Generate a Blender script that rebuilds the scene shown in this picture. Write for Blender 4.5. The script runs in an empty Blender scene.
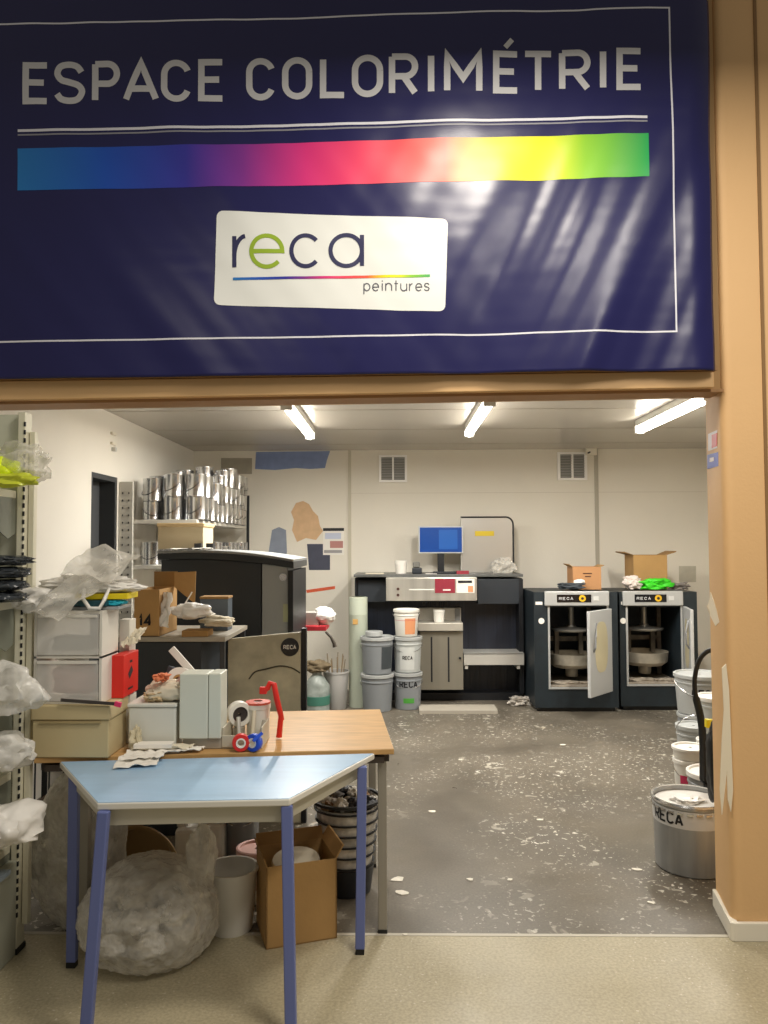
import bpy, bmesh, math, random
from mathutils import Vector, Matrix, noise
random.seed(7)
S = bpy.context.scene
COL = S.collection

# ---------------------------------------------------------------- camera
CAM_H = 1.58; FPX = 770.0
TH, PS, RO = math.radians(2.45), math.radians(.9), math.radians(.2)
cF = Vector((-math.sin(PS)*math.cos(TH), math.cos(PS)*math.cos(TH), math.sin(TH)))
_r = Vector((math.cos(PS), math.sin(PS), 0)); _u = _r.cross(cF)
cR = _r*math.cos(RO) - _u*math.sin(RO); cU = _u*math.cos(RO) + _r*math.sin(RO)
cd = bpy.data.cameras.new('camera'); cam = bpy.data.objects.new('camera', cd); COL.objects.link(cam)
M = Matrix.Identity(4)
for i in range(3):
    M[i][0] = cR[i]; M[i][1] = cU[i]; M[i][2] = -cF[i]
M[2][3] = CAM_H
cam.matrix_world = M
cd.sensor_fit = 'HORIZONTAL'; cd.sensor_width = 36; cd.lens = FPX/768*36; cd.clip_start = .05; cd.clip_end = 60
S.camera = cam

# ---------------------------------------------------------------- light + exposure
S.view_settings.view_transform = 'Standard'; S.view_settings.look = 'None'
S.view_settings.gamma = 1; S.view_settings.exposure = 0.0
S.view_settings.use_curve_mapping = False
W = bpy.data.worlds.new('world'); S.world = W; W.use_nodes = True
W.node_tree.nodes['Background'].inputs[0].default_value = (1, .93, .82, 1)
W.node_tree.nodes['Background'].inputs[1].default_value = .2

def area(name, loc, rot, sx, sy, power, color):
    l = bpy.data.lights.new(name, 'AREA'); l.shape = 'RECTANGLE'; l.size = sx; l.size_y = sy
    l.energy = power; l.color = color
    o = bpy.data.objects.new(name, l); COL.objects.link(o); o.location = loc; o.rotation_euler = rot
    return o
area('shop_light', (1.45, .95, 3.6), (0, 0, math.radians(-15)), .3, 1.5, 60, (1, .93, .82))
area('shop_light', (-1.3, -.2, 3.6), (0, 0, 0), .35, 1.8, 9, (1, .93, .82))
area('shop_light', (.35, 2.05, 3.6), (0, 0, 0), .5, .4, 42, (1, .92, .80))
for lx, ly in ((-.76, 6.05), (.64, 5.95), (2.07, 5.8)):
    area('tube_light', (lx, ly, 2.49), (0, 0, 0), .07, 1.4, 52, (1, .965, .90))

# ---------------------------------------------------------------- helpers
def ray(px, py): return cF*FPX + cR*(px-384) + cU*(512-py)
def G(px, py, z=0.0):
    d = ray(px, py); t = (z-CAM_H)/d.z; return Vector((d.x*t, d.y*t, z))
def P(px, py, Y):
    d = ray(px, py); t = Y/d.y; return Vector((d.x*t, Y, CAM_H+d.z*t))

def lin(h):
    h = h.lstrip('#'); out = []
    for i in (0, 2, 4):
        c = int(h[i:i+2], 16)/255
        out.append(c/12.92 if c <= .04045 else ((c+.055)/1.055)**2.4)
    return (*out, 1)

MATS = {}
def mat(name, col, rough=.5, metal=0, bump=0, bscale=20, var=0, vscale=3, alpha=1, emit=0, coat=0, trans=0, stretch=None):
    if name in MATS: return MATS[name]
    m = bpy.data.materials.new(name); m.use_nodes = True; nt = m.node_tree; N = nt.nodes; L = nt.links
    b = N['Principled BSDF']; c = lin(col)
    b.inputs['Base Color'].default_value = c; b.inputs['Roughness'].default_value = rough
    b.inputs['Metallic'].default_value = metal; b.inputs['Coat Weight'].default_value = coat
    b.inputs['Alpha'].default_value = alpha; b.inputs['Transmission Weight'].default_value = trans
    if emit:
        b.inputs['Emission Color'].default_value = c; b.inputs['Emission Strength'].default_value = emit
    tc = N.new('ShaderNodeTexCoord'); vec = tc.outputs['Object']
    if stretch:
        mp = N.new('ShaderNodeMapping'); mp.inputs['Scale'].default_value = stretch
        L.new(vec, mp.inputs[0]); vec = mp.outputs[0]
    if var:
        n = N.new('ShaderNodeTexNoise'); n.inputs['Scale'].default_value = vscale; n.inputs['Detail'].default_value = 6
        r = N.new('ShaderNodeValToRGB'); r.color_ramp.elements[0].position = .3; r.color_ramp.elements[1].position = .7
        r.color_ramp.elements[0].color = tuple(x*(1-var) for x in c[:3])+(1,)
        r.color_ramp.elements[1].color = tuple(min(1, x*(1+var)) for x in c[:3])+(1,)
        L.new(vec, n.inputs['Vector']); L.new(n.outputs[0], r.inputs[0]); L.new(r.outputs[0], b.inputs['Base Color'])
    if bump:
        n = N.new('ShaderNodeTexNoise'); n.inputs['Scale'].default_value = bscale; n.inputs['Detail'].default_value = 4
        bp = N.new('ShaderNodeBump'); bp.inputs['Strength'].default_value = bump; bp.inputs['Distance'].default_value = .01 if bump < 1 else .03
        L.new(vec, n.inputs['Vector']); L.new(n.outputs[0], bp.inputs['Height']); L.new(bp.outputs[0], b.inputs['Normal'])
    MATS[name] = m
    return m

class MB:
    def __init__(s): s.bm = bmesh.new()
    def poly(s, pts):
        try: return s.bm.faces.new([s.bm.verts.new(p) for p in pts])
        except ValueError: pass
    def box(s, lo, hi, rot=None, piv=None):
        x0, y0, z0 = lo; x1, y1, z1 = hi
        v = [Vector(p) for p in ((x0,y0,z0),(x1,y0,z0),(x1,y1,z0),(x0,y1,z0),(x0,y0,z1),(x1,y0,z1),(x1,y1,z1),(x0,y1,z1))]
        if rot is not None:
            pv = Vector(piv) if piv is not None else (Vector(lo)+Vector(hi))/2
            v = [pv + rot @ (q-pv) for q in v]
        w = [s.bm.verts.new(q) for q in v]
        for f in ((0,3,2,1),(4,5,6,7),(0,1,5,4),(1,2,6,5),(2,3,7,6),(3,0,4,7)): s.bm.faces.new([w[i] for i in f])
        return s
    def pbox(s, x0, y0, x1, y1, Y, d, rot=None):
        a = P(x0, y1, Y); b = P(x1, y0, Y)
        return s.box((a.x, Y, a.z), (b.x, Y+d, b.z), rot)
    def prism(s, pts, z0, z1):
        a = [s.bm.verts.new((p[0], p[1], z0)) for p in pts]; b = [s.bm.verts.new((p[0], p[1], z1)) for p in pts]
        n = len(pts); s.bm.faces.new(a[::-1]); s.bm.faces.new(b)
        for i in range(n): s.bm.faces.new((a[i], a[(i+1)%n], b[(i+1)%n], b[i]))
        return s
    def yprism(s, pts, y0, y1):                    # polygon in x,z swept along y
        a = [s.bm.verts.new((p[0], y0, p[1])) for p in pts]; b = [s.bm.verts.new((p[0], y1, p[1])) for p in pts]
        n = len(pts); s.bm.faces.new(a); s.bm.faces.new(b[::-1])
        for i in range(n): s.bm.faces.new((a[i], b[i], b[(i+1)%n], a[(i+1)%n]))
        return s
    def xprism(s, pts, x0, x1):                    # polygon in y,z swept along x
        a = [s.bm.verts.new((x0, p[0], p[1])) for p in pts]; b = [s.bm.verts.new((x1, p[0], p[1])) for p in pts]
        n = len(pts); s.bm.faces.new(a[::-1]); s.bm.faces.new(b)
        for i in range(n): s.bm.faces.new((a[i], a[(i+1)%n], b[(i+1)%n], b[i]))
        return s
    def bar(s, p0, p1, w, d=None):                 # square bar between points
        d = d or w; p0 = Vector(p0); p1 = Vector(p1); ax = (p1-p0).normalized()
        ref = Vector((0,1,0)) if abs(ax.y) < .9 else Vector((1,0,0))
        a = ax.cross(ref).normalized()*w/2; b = ax.cross(a).normalized()*d/2
        q = []
        for p in (p0, p1):
            for i, j in ((1,1),(-1,1),(-1,-1),(1,-1)): q.append(s.bm.verts.new(p+a*i+b*j))
        for f in ((3,2,1,0),(4,5,6,7),(0,1,5,4),(1,2,6,5),(2,3,7,6),(3,0,4,7)): s.bm.faces.new([q[i] for i in f])
        return s
    def tube(s, pts, r, seg=8, closed=False):
        pts = [Vector(p) for p in pts]; rings = []; n = len(pts)
        rr = r if isinstance(r, (list, tuple)) else [r]*n
        up = Vector((.123, .37, .92)).normalized()
        for i, p in enumerate(pts):
            if closed: t = (pts[(i+1)%n]-pts[i-1])
            else: t = pts[min(i+1, n-1)]-pts[max(i-1, 0)]
            t = t.normalized()
            a = t.cross(up)
            if a.length < .05: a = t.cross(Vector((1,0,0)))
            a.normalize(); b = t.cross(a)
            rings.append([s.bm.verts.new(p + rr[i]*(a*math.cos(2*math.pi*k/seg)+b*math.sin(2*math.pi*k/seg))) for k in range(seg)])
        m = n if closed else n-1
        for i in range(m):
            A = rings[i]; B = rings[(i+1)%n]
            for k in range(seg): s.bm.faces.new((A[k], A[(k+1)%seg], B[(k+1)%seg], B[k]))
        if not closed: s.bm.faces.new(rings[0]); s.bm.faces.new(rings[-1][::-1])
        return s
    def lathe(s, prof, c=(0,0,0), seg=32, axis='z', tilt=None, ring=False):
        c = Vector(c); rings = []
        if ring and prof[0] != prof[-1]: prof = list(prof)+[prof[0]]
        if prof[0] == prof[-1]: ring = True
        for r, z in prof:
            ring = []
            for k in range(seg):
                a = 2*math.pi*k/seg
                if axis == 'z': v = Vector((r*math.cos(a), r*math.sin(a), z))
                elif axis == 'y': v = Vector((r*math.cos(a), z, r*math.sin(a)))
                else: v = Vector((z, r*math.cos(a), r*math.sin(a)))
                if tilt is not None: v = tilt @ v
                ring.append(s.bm.verts.new(c+v))
            rings.append(ring)
        for A, B in zip(rings, rings[1:]):
            for k in range(seg): s.bm.faces.new((A[k], A[(k+1)%seg], B[(k+1)%seg], B[k]))
        if ring: bmesh.ops.remove_doubles(s.bm, verts=rings[0]+rings[-1], dist=1e-6)
        else: s.bm.faces.new(rings[0][::-1]); s.bm.faces.new(rings[-1])
        return s
    def blob(s, c, rad, seed=0, amp=.25, freq=3, sub=4, zmin=None, power=1):
        c = Vector(c); r = bmesh.ops.create_icosphere(s.bm, subdivisions=sub, radius=1)
        off = Vector((seed*7.13, seed*3.7, seed*1.9))
        for v in r['verts']:
            d = v.co.copy()
            q = Vector((math.copysign(abs(d.x)**power, d.x), math.copysign(abs(d.y)**power, d.y), math.copysign(abs(d.z)**power, d.z)))
            n = noise.noise(d*freq*.5+off)*1.2 + (.5-abs(noise.noise(d*freq+off*2)))*.9 + (.5-abs(noise.noise(d*freq*2.6+off)))*.4 + (.4-abs(noise.noise(d*freq*6+off*3)))*.22 - .55
            q *= 1+amp*n
            v.co = c + Vector((q.x*rad[0], q.y*rad[1], q.z*rad[2]))
            if zmin is not None and v.co.z < zmin: v.co.z = zmin + .002*noise.noise(d*9)
        return s
    def sheet(s, p00, p10, p01, n=14, amp=.01, freq=5, th=.0015, seed=0):   # slightly bent sheet
        p00 = Vector(p00); u = Vector(p10)-p00; v = Vector(p01)-p00; nr = u.cross(v).normalized()
        if nr.z < 0: nr = -nr
        off = Vector((seed*5.1, seed*2.3, 0)); g = []
        for k in (0, 1):
            g.append([[s.bm.verts.new(p00+u*i/n+v*j/n + nr*(amp*(noise.noise(Vector((i/n*freq, j/n*freq, 0))+off)+.5)+k*th)) for j in range(n+1)] for i in range(n+1)])
        for k in (0, 1):
            for i in range(n):
                for j in range(n):
                    q = (g[k][i][j], g[k][i+1][j], g[k][i+1][j+1], g[k][i][j+1]); s.bm.faces.new(q if k else q[::-1])
        e = [(i, 0) for i in range(n)]+[(n, j) for j in range(n)]+[(i, n) for i in range(n, 0, -1)]+[(0, j) for j in range(n, 0, -1)]
        for a, b in zip(e, e[1:]+e[:1]):
            s.bm.faces.new((g[0][a[0]][a[1]], g[0][b[0]][b[1]], g[1][b[0]][b[1]], g[1][a[0]][a[1]]))
        return s
    def build(s, name, m, parent=None, bevel=0, smooth=False, origin=None):
        bm = s.bm; bmesh.ops.recalc_face_normals(bm, faces=bm.faces)
        if parent is not None: org = parent.get('_o'); org = Vector(org) if org else Vector((0,0,0))
        elif origin is not None: org = Vector(origin)
        else:
            xs = [v.co for v in bm.verts]
            org = Vector(((min(v.x for v in xs)+max(v.x for v in xs))/2, (min(v.y for v in xs)+max(v.y for v in xs))/2, min(v.z for v in xs)))
        bmesh.ops.translate(bm, verts=bm.verts, vec=-org)
        me = bpy.data.meshes.new(name); bm.to_mesh(me); bm.free(); me.materials.append(m)
        if smooth:
            for f in me.polygons: f.use_smooth = True
            me.set_sharp_from_angle(angle=math.radians(50 if smooth is True else smooth))
        o = bpy.data.objects.new(name, me); COL.objects.link(o)
        if parent is not None: o.parent = parent; o['_o'] = tuple(org)
        else: o.location = org; o['_o'] = tuple(org)
        if bevel:
            b = o.modifiers.new('bevel', 'BEVEL'); b.width = bevel; b.segments = 2; b.limit_method = 'ANGLE'; b.angle_limit = math.radians(40)
        return o

def tag(o, label=None, cat=None, group=None, kind=None):
    if label: o['label'] = label
    if cat: o['category'] = cat
    if group: o['group'] = group
    if kind: o['kind'] = kind
    return o
def thing(name, label, cat, loc, group=None):
    o = bpy.data.objects.new(name, None); COL.objects.link(o); o.location = loc; o['_o'] = tuple(loc); o.empty_display_size = .1
    return tag(o, label, cat, group)
def dup(o, loc=None, rz=None, label=None, parent=None, top=True):
    c = o.copy(); COL.objects.link(c)
    if parent is not None: c.parent = parent
    if loc is not None: c.location = loc
    if rz is not None: c.rotation_euler = (0, 0, rz)
    if label: c['label'] = label
    for ch in list(o.children): dup(ch, parent=c, top=False)
    return c
def struct(name, mb, m, **k): return tag(mb.build(name, m, **k), kind='structure')
def RZ(a): return Matrix.Rotation(math.radians(a), 3, 'Z')
def RY(a): return Matrix.Rotation(math.radians(a), 3, 'Y')
def RX(a): return Matrix.Rotation(math.radians(a), 3, 'X')

# ---- stroke lettering: every glyph is a set of centre lines in a w x h box
def arc(cx, cy, rx, ry, a0, a1, n=18):
    return [(cx+rx*math.cos(math.radians(a0+(a1-a0)*i/n)), cy+ry*math.sin(math.radians(a0+(a1-a0)*i/n))) for i in range(n+1)]
def smooth_path(p, n=6):
    out = []
    for i in range(len(p)-1):
        p0 = p[max(i-1,0)]; p1 = p[i]; p2 = p[i+1]; p3 = p[min(i+2, len(p)-1)]
        for k in range(n):
            t = k/n
            out.append(tuple(.5*(2*p1[j]+(p2[j]-p0[j])*t+(2*p0[j]-5*p1[j]+4*p2[j]-p3[j])*t*t+(3*p1[j]-p0[j]-3*p2[j]+p3[j])*t**3) for j in (0,1)))
    return out+[p[-1]]
def glyph(c, w, h):
    r = min(w/2, h/2)
    if c == 'E': return [[(w,0),(0,0),(0,h),(w,h)], [(0,h*.52),(w*.85,h*.52)]]
    if c == 'F': return [[(0,0),(0,h),(w,h)], [(0,h*.52),(w*.85,h*.52)]]
    if c == 'L': return [[(0,h),(0,0),(w,0)]]
    if c == 'I': return [[(w/2,0),(w/2,h)]]
    if c == '1': return [[(w*.1,h*.75),(w*.6,h),(w*.6,0)]]
    if c == '4': return [[(w*.75,0),(w*.75,h),(0,h*.3),(w,h*.3)]]
    if c == 'T': return [[(0,h),(w,h)], [(w/2,0),(w/2,h)]]
    if c == 'V': return [[(0,h),(w/2,0),(w,h)]]
    if c == 'M': return [[(0,0),(0,h),(w/2,h*.35),(w,h),(w,0)]]
    if c == 'A': return [[(0,0),(w/2,h),(w,0)], [(w*.17,h*.28),(w*.83,h*.28)]]
    if c == 'O': return [arc(w/2,h-r,w/2,r,0,180)+arc(w/2,r,w/2,r,180,360)+[(w,h-r)]]
    if c == 'C': return [arc(w/2,h-r,w/2,r,20,180)+arc(w/2,r,w/2,r,180,340)]
    if c in 'PR':
        b = h*.46; q = (h-b)/2; g = [[(0,0),(0,h)], [(0,h),(w-q,h)]+arc(w-q,h-q,q,q,90,-90)+[(0,b)]]
        return g+([[(w*.5,b),(w,0)]] if c == 'R' else [])
    if c == 'S': return [smooth_path([(w*.97,.80*h),(.80*w,.95*h),(.5*w,h),(.15*w,.94*h),(.02*w,.75*h),(.18*w,.58*h),(.5*w,.51*h),(.86*w,.42*h),(w,.25*h),(.83*w,.05*h),(.5*w,0),(.17*w,.05*h),(0,.19*h)])]
    if c == 'r': return [[(0,0),(0,h)], arc(w*.95,h*.35,w*.95,h*.65,180,95)]
    if c == 'e': return [[(0,h*.5),(w,h*.5)]+arc(w/2,h/2,w/2,h/2,0,318,30)]
    if c == 'c': return [arc(w/2,h/2,w/2,h/2,42,318,30)]
    if c == 'a': return [arc(w/2,h/2,w/2,h/2,0,360,36), [(w,0),(w,h)]]
    if c == 'p': return [arc(w/2,h/2,w/2,h/2,0,360,28), [(0,-h*.5),(0,h)]]
    if c == 'i': return [[(w/2,0),(w/2,h)], [(w/2,h*1.25),(w/2,h*1.4)]]
    if c == 'n': return [[(0,0),(0,h)], [(0,h*.45)]+arc(w/2,h*.55,w/2,h*.45,180,0)+[(w,0)]]
    if c == 'u': return [[(0,h)]+arc(w/2,h*.45,w/2,h*.45,180,360)+[(w,h)], [(w,0),(w,h)]]
    if c == 't': return [[(w*.45,h*1.4),(w*.45,0)], [(0,h),(w,h)]]
    if c == 's': return glyph('S', w, h)
    return []
def stroke(mb, pts, t, fmap, step=None):
    """flat ribbon of width t along 2-D pts, mapped to 3-D by fmap"""
    step = step or t*1.5; q = [pts[0]]
    for a, b in zip(pts, pts[1:]):
        L = math.hypot(b[0]-a[0], b[1]-a[1]); n = max(1, int(L/step))
        for i in range(1, n+1): q.append((a[0]+(b[0]-a[0])*i/n, a[1]+(b[1]-a[1])*i/n))
    q = [p for i, p in enumerate(q) if i == 0 or math.hypot(p[0]-q[i-1][0], p[1]-q[i-1][1]) > 1e-6]
    V = []; n = len(q)
    for i in range(n):
        d1 = (q[i][0]-q[i-1][0], q[i][1]-q[i-1][1]) if i else None
        d2 = (q[i+1][0]-q[i][0], q[i+1][1]-q[i][1]) if i < n-1 else None
        d1 = d1 or d2; d2 = d2 or d1
        l1 = math.hypot(*d1); l2 = math.hypot(*d2); n1 = (-d1[1]/l1, d1[0]/l1); n2 = (-d2[1]/l2, d2[0]/l2)
        m = (n1[0]+n2[0], n1[1]+n2[1]); ml = math.hypot(*m) or 1; m = (m[0]/ml, m[1]/ml)
        k = t/2/max(.45, m[0]*n1[0]+m[1]*n1[1])
        V.append((mb.bm.verts.new(fmap(q[i][0]+m[0]*k, q[i][1]+m[1]*k)), mb.bm.verts.new(fmap(q[i][0]-m[0]*k, q[i][1]-m[1]*k))))
    for A, B in zip(V, V[1:]): mb.bm.faces.new((A[0], A[1], B[1], B[0]))
def word(mb, text, x0, y0, h, adv, t, fmap, wid=None, gap=None):
    """letters side by side, advance adv, box width wid"""
    wid = wid or adv*.7; x = x0
    for c in text:
        if c in 'iI1': 
            for g in glyph(c, wid*.3, h): stroke(mb, [(x+a, y0+b) for a, b in g], t, fmap)
            x += adv*.5
        else:
            k = .6 if c in 'rt' else (.75 if c == 's' else 1)
            for g in glyph(c, wid*k, h): stroke(mb, [(x+a, y0+b) for a, b in g], t, fmap)
            x += adv-(1-k)*wid
def planemap(o, u, v):
    o, u, v = Vector(o), Vector(u), Vector(v)
    return lambda a, b: o+u*a+v*b
def cylmap(c, r0, a0, r1=None, h=1):     # r0 bottom radius, angle a0 (deg, 0 = towards -Y, positive to +X)
    c = Vector(c); r1 = r1 or r0
    def f(a, b):
        r = r0+(r1-r0)*b/h; th = math.radians(a0)+a/r
        return Vector((c.x+(r+.0015)*math.sin(th), c.y-(r+.0015)*math.cos(th), c.z+b))
    return f

# ---------------------------------------------------------------- materials
cream = mat('cream_wall', 'E6E0D2', .75, bump=.12, bscale=60, var=.035, vscale=1.2)
cream_left = mat('cream_wall_left', 'E6E1D6', .75, bump=.1, bscale=60, var=.03, vscale=1.5)
ceilm = mat('ceiling_sheet', 'C4BEB4', .25, bump=.03, bscale=6, var=.03, vscale=1)
tan = mat('tan_wall', 'DDB480', .6, bump=.1, bscale=80, var=.03, vscale=2)
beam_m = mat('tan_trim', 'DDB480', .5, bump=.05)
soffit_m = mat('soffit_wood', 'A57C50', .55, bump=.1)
white_m = mat('white_paint', 'E8E2D2', .5, bump=.05)
chrome = mat('chrome', 'D8D8D8', .25, 1)
steel = mat('brushed_steel', 'CCCAC3', .36, .4, bump=.03, bscale=60, var=.04)
can_m = mat('tin_can', 'D2D3D4', .22, 1, bump=.03, bscale=30)
grey_plastic = mat('grey_bucket', '83878A', .42, bump=.03)
grey_metal = mat('grey_pail_metal', '8B8D8E', .38, .45, bump=.03)
lidgrey = mat('lid_grey', 'A9ABA9', .45, bump=.04)
white_plastic = mat('white_plastic', 'E4E1D8', .4, bump=.05, bscale=10)
black = mat('black_metal', '15171B', .45, bump=.08, bscale=40, var=.3, vscale=8)
black_gloss = mat('black_gloss', '121318', .2)
navy_black = mat('teal_black_panel', '1B252B', .5, bump=.05, var=.25, vscale=9)
darkcab = mat('charcoal_cabinet', '2B3036', .45, bump=.04, var=.1)
greycab = mat('grey_cabinet_side', 'A3A8AB', .42, bump=.03)
card = mat('cardboard', 'B58E58', .8, bump=.12, bscale=40, var=.06, vscale=6)
card_in = mat('cardboard_inside', '9E7A49', .85, bump=.1)
beige = mat('beige_carton', 'C7B68C', .7, bump=.05, var=.05)
red = mat('red_plastic', 'D8271C', .4, bump=.03)
blue = mat('blue_plastic', '2050C8', .35)
paper = mat('white_paper', 'ECE8DF', .8, bump=.05)
paper2 = mat('cream_paper', 'D9D0BA', .8, bump=.05)
ink = mat('black_ink', '16161A', .6)
yellow = mat('yellow_card', 'E8D21C', .5)
rubber = mat('black_rubber', '141414', .55)
bluepaint = mat('blue_powder_coat', '6470A6', .4, bump=.03)
greyleg = mat('grey_leg', '9A958A', .4, .3)
def plastic_film(name, col, a, rough=.16, bump=.7, bs=16):
    m = mat(name, col, rough, bump=bump, bscale=bs); N = m.node_tree.nodes; L = m.node_tree.links; b = N['Principled BSDF']
    lw = N.new('ShaderNodeLayerWeight'); lw.inputs[0].default_value = .35
    tc = N.new('ShaderNodeTexCoord'); n = N.new('ShaderNodeTexNoise'); n.inputs['Scale'].default_value = 9; n.inputs['Detail'].default_value = 5; n.inputs['Distortion'].default_value = 1.5
    L.new(tc.outputs['Object'], n.inputs['Vector'])
    ad = N.new('ShaderNodeMath'); ad.operation = 'ADD'; L.new(lw.outputs['Facing'], ad.inputs[0]); L.new(n.outputs[0], ad.inputs[1])
    mr = N.new('ShaderNodeMapRange'); mr.inputs[1].default_value = .3; mr.inputs[2].default_value = 1.3; mr.inputs[3].default_value = a*.55; mr.inputs[4].default_value = min(1, a*1.6)
    L.new(ad.outputs[0], mr.inputs[0]); L.new(mr.outputs[0], b.inputs['Alpha'])
    return m
film = plastic_film('clear_film', 'E6E2D8', .42)
film2 = plastic_film('milky_film', 'F0EEE8', .72)
whitebag = mat('white_bag', 'EDEAE4', .35, bump=.5, bscale=12, var=.05, vscale=8)

# floors
def floor_mat(name, base, var, vs, spl, rough, fine):
    m = bpy.data.materials.new(name); m.use_nodes = True; nt = m.node_tree; N = nt.nodes; L = nt.links; b = N['Principled BSDF']
    tc = N.new('ShaderNodeTexCoord')
    def nz(scale, det=6, dist=0):
        n = N.new('ShaderNodeTexNoise'); n.inputs['Scale'].default_value = scale; n.inputs['Detail'].default_value = det
        n.inputs['Distortion'].default_value = dist; L.new(tc.outputs['Object'], n.inputs['Vector']); return n
    def ramp(src, p0, c0, p1, c1):
        r = N.new('ShaderNodeValToRGB'); r.color_ramp.elements[0].position = p0; r.color_ramp.elements[0].color = c0
        r.color_ramp.elements[1].position = p1; r.color_ramp.elements[1].color = c1; L.new(src, r.inputs[0]); return r
    c = lin(base)
    A = ramp(nz(vs).outputs[0], .35, tuple(x*(1-var) for x in c[:3])+(1,), .65, tuple(x*(1+var) for x in c[:3])+(1,))
    cur = A.outputs[0]
    f = ramp(nz(90, 3).outputs[0], .35, (1-fine,)*3+(1,), .65, (1+fine,)*3+(1,))
    mx = N.new('ShaderNodeMix'); mx.data_type = 'RGBA'; mx.blend_type = 'MULTIPLY'; mx.inputs[0].default_value = 1; mx.clamp_result = False
    L.new(cur, mx.inputs[6]); L.new(f.outputs[0], mx.inputs[7]); cur = mx.outputs[2]
    rmask = None
    for scale, p, col, dist in spl:
        k = ramp(nz(scale, 3, dist).outputs[0], p, (0,0,0,1), p+.025, (1,1,1,1))
        dens = ramp(nz(1.1, 2).outputs[0], .38, (.0,)*3+(1,), .6, (1,)*3+(1,))
        mu = N.new('ShaderNodeMath'); mu.operation = 'MULTIPLY'; L.new(k.outputs[0], mu.inputs[0]); L.new(dens.outputs[0], mu.inputs[1])
        mx = N.new('ShaderNodeMix'); mx.data_type = 'RGBA'; L.new(mu.outputs[0], mx.inputs[0]); L.new(cur, mx.inputs[6]); mx.inputs[7].default_value = lin(col); cur = mx.outputs[2]
    L.new(cur, b.inputs['Base Color'])
    rr = ramp(nz(2.2).outputs[0], .3, (rough*.8,)*3+(1,), .7, (min(1,rough*1.5),)*3+(1,)); L.new(rr.outputs[0], b.inputs['Roughness'])
    bp = N.new('ShaderNodeBump'); bp.inputs['Strength'].default_value = .08; L.new(nz(30).outputs[0], bp.inputs['Height']); L.new(bp.outputs[0], b.inputs['Normal'])
    return m
floor_back = floor_mat('workshop_floor', '676054', .2, 1.6, [(9, .645, 'A8A294', .6), (30, .635, 'C9C4B6', .3), (17, .68, 'E4E0D4', 1.2), (60, .66, 'D2CDC0', 0)], .34, .12)
floor_front = floor_mat('shop_floor', 'A79D82', .07, 2.5, [(60, .66, 'C9C1AC', 0)], .42, .14)

# ---------------------------------------------------------------- setting
YW, YI, YL = 3.17, 3.46, 3.31
LZ = 2.18; CZ = 2.63; YB = 8.5; XL = -2.25; XR = 3.6
struct('floor', MB().box((-4, -2.5, -.1), (XR, 3.2, 0)), floor_front)
struct('floor', MB().box((-2.6, 3.2, -.1), (XR+.3, YB+.2, 0)), floor_back)
struct('trim_1', MB().box((XL, 3.185, -.01), (1.36, 3.205, .0015)), mat('joint_strip', 'B9B2A2', .5))
struct('ceiling', MB().box((XL-.2, YL, CZ), (XR+.2, YB+.2, CZ+.1)), ceilm)
seams = MB()
for k in range(5): seams.box((XL, 3.9+k*1.02, CZ-.002), (XR, 3.906+k*1.02, CZ+.01))
struct('trim_2', seams, mat('ceiling_seam', '8E887C', .7))
struct('wall_back', MB().box((XL-.2, YB, 0), (XR+.2, YB+.15, CZ)), cream)
struct('wall_right', MB().box((XR, YI, 0), (XR+.15, YB, CZ)), cream)
# left wall with a door opening
dy0 = 5.64; dy1 = 6.17; dz = 2.13
struct('wall_left', MB().box((XL-.2, 2.6, 0), (XL, dy0, CZ)).box((XL-.2, dy1, 0), (XL, YB, CZ)).box((XL-.2, dy0, dz), (XL, dy1, CZ)), cream_left)
d = MB().box((XL-.17, dy0+.04, 0), (XL-.13, dy1-.04, dz-.04))
door = struct('door_1', d, mat('grey_door', '4A4C4E', .5, bump=.03))
MB().box((XL-.2, dy0, 0), (XL-.004, dy0+.04, dz)).box((XL-.2, dy1-.04, 0), (XL-.004, dy1, dz)).box((XL-.2, dy0+.04, dz-.04), (XL-.004, dy1-.04, dz)).build('door_frame', mat('dark_frame', '3C3E40', .5), door)
MB().tube([(XL-.13, dy0+.12, 1.03), (XL-.08, dy0+.12, 1.03), (XL-.08, dy0+.24, 1.03)], .01).build('door_handle', chrome, door, smooth=True)
# front wall: right pier, lintel wall, left return
pier = MB().prism([(1.3455, YW+.04), (1.349, YW+.024), (1.356, YW+.011), (1.368, YW+.003), (1.384, YW), (3.0, YW), (3.0, YI), (1.393, YI)], 0, 4.7)
pier_o = struct('wall_front', pier, tan, smooth=60)
YL = 3.31
def lz(px, py, Y, x):            # lintel edges fall slightly to the left
    a = P(0, py[0], Y); b = P(704, py[1], Y); return a.z+(b.z-a.z)*(x-a.x)/(b.x-a.x)
LB = lambda x: lz(0, (400, 387.5), 3.135, x); LT = lambda x: lz(0, (381, 371), 3.135, x)
struct('wall_front', MB().yprism([(-4, LB(-4)+.002), (1.343, LB(1.343)+.002), (1.343, 4.7), (-4, 4.7)], YW+.01, YL), mat('lintel_wall', 'B08A58', .6, bump=.05))
struct('wall_front', MB().box((-4, YW, 0), (XL, YI, LZ)), tan)
struct('trim_3', MB().yprism([(-2.4, LB(-2.4)), (1.30, LB(1.30)), (1.30, LT(1.30)), (-2.4, LT(-2.4))], YW-.035, YW+.008), beam_m, bevel=.004)
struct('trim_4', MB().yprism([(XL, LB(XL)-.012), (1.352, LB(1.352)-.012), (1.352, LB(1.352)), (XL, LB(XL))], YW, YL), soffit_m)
struct('trim_5', MB().yprism([(-2.4, LT(-2.4)+.002), (1.31, LT(1.31)+.002), (1.31, LT(1.31)+.02), (-2.4, LT(-2.4)+.02)], YW-.045, YW+.008), soffit_m)
struct('trim_6', MB().box((P(765,500,YW).x, YW-.006, .12), (P(768,500,YW).x, YW, 4.6)), mat('seam_brown', '8B6A42', .7))
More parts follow.
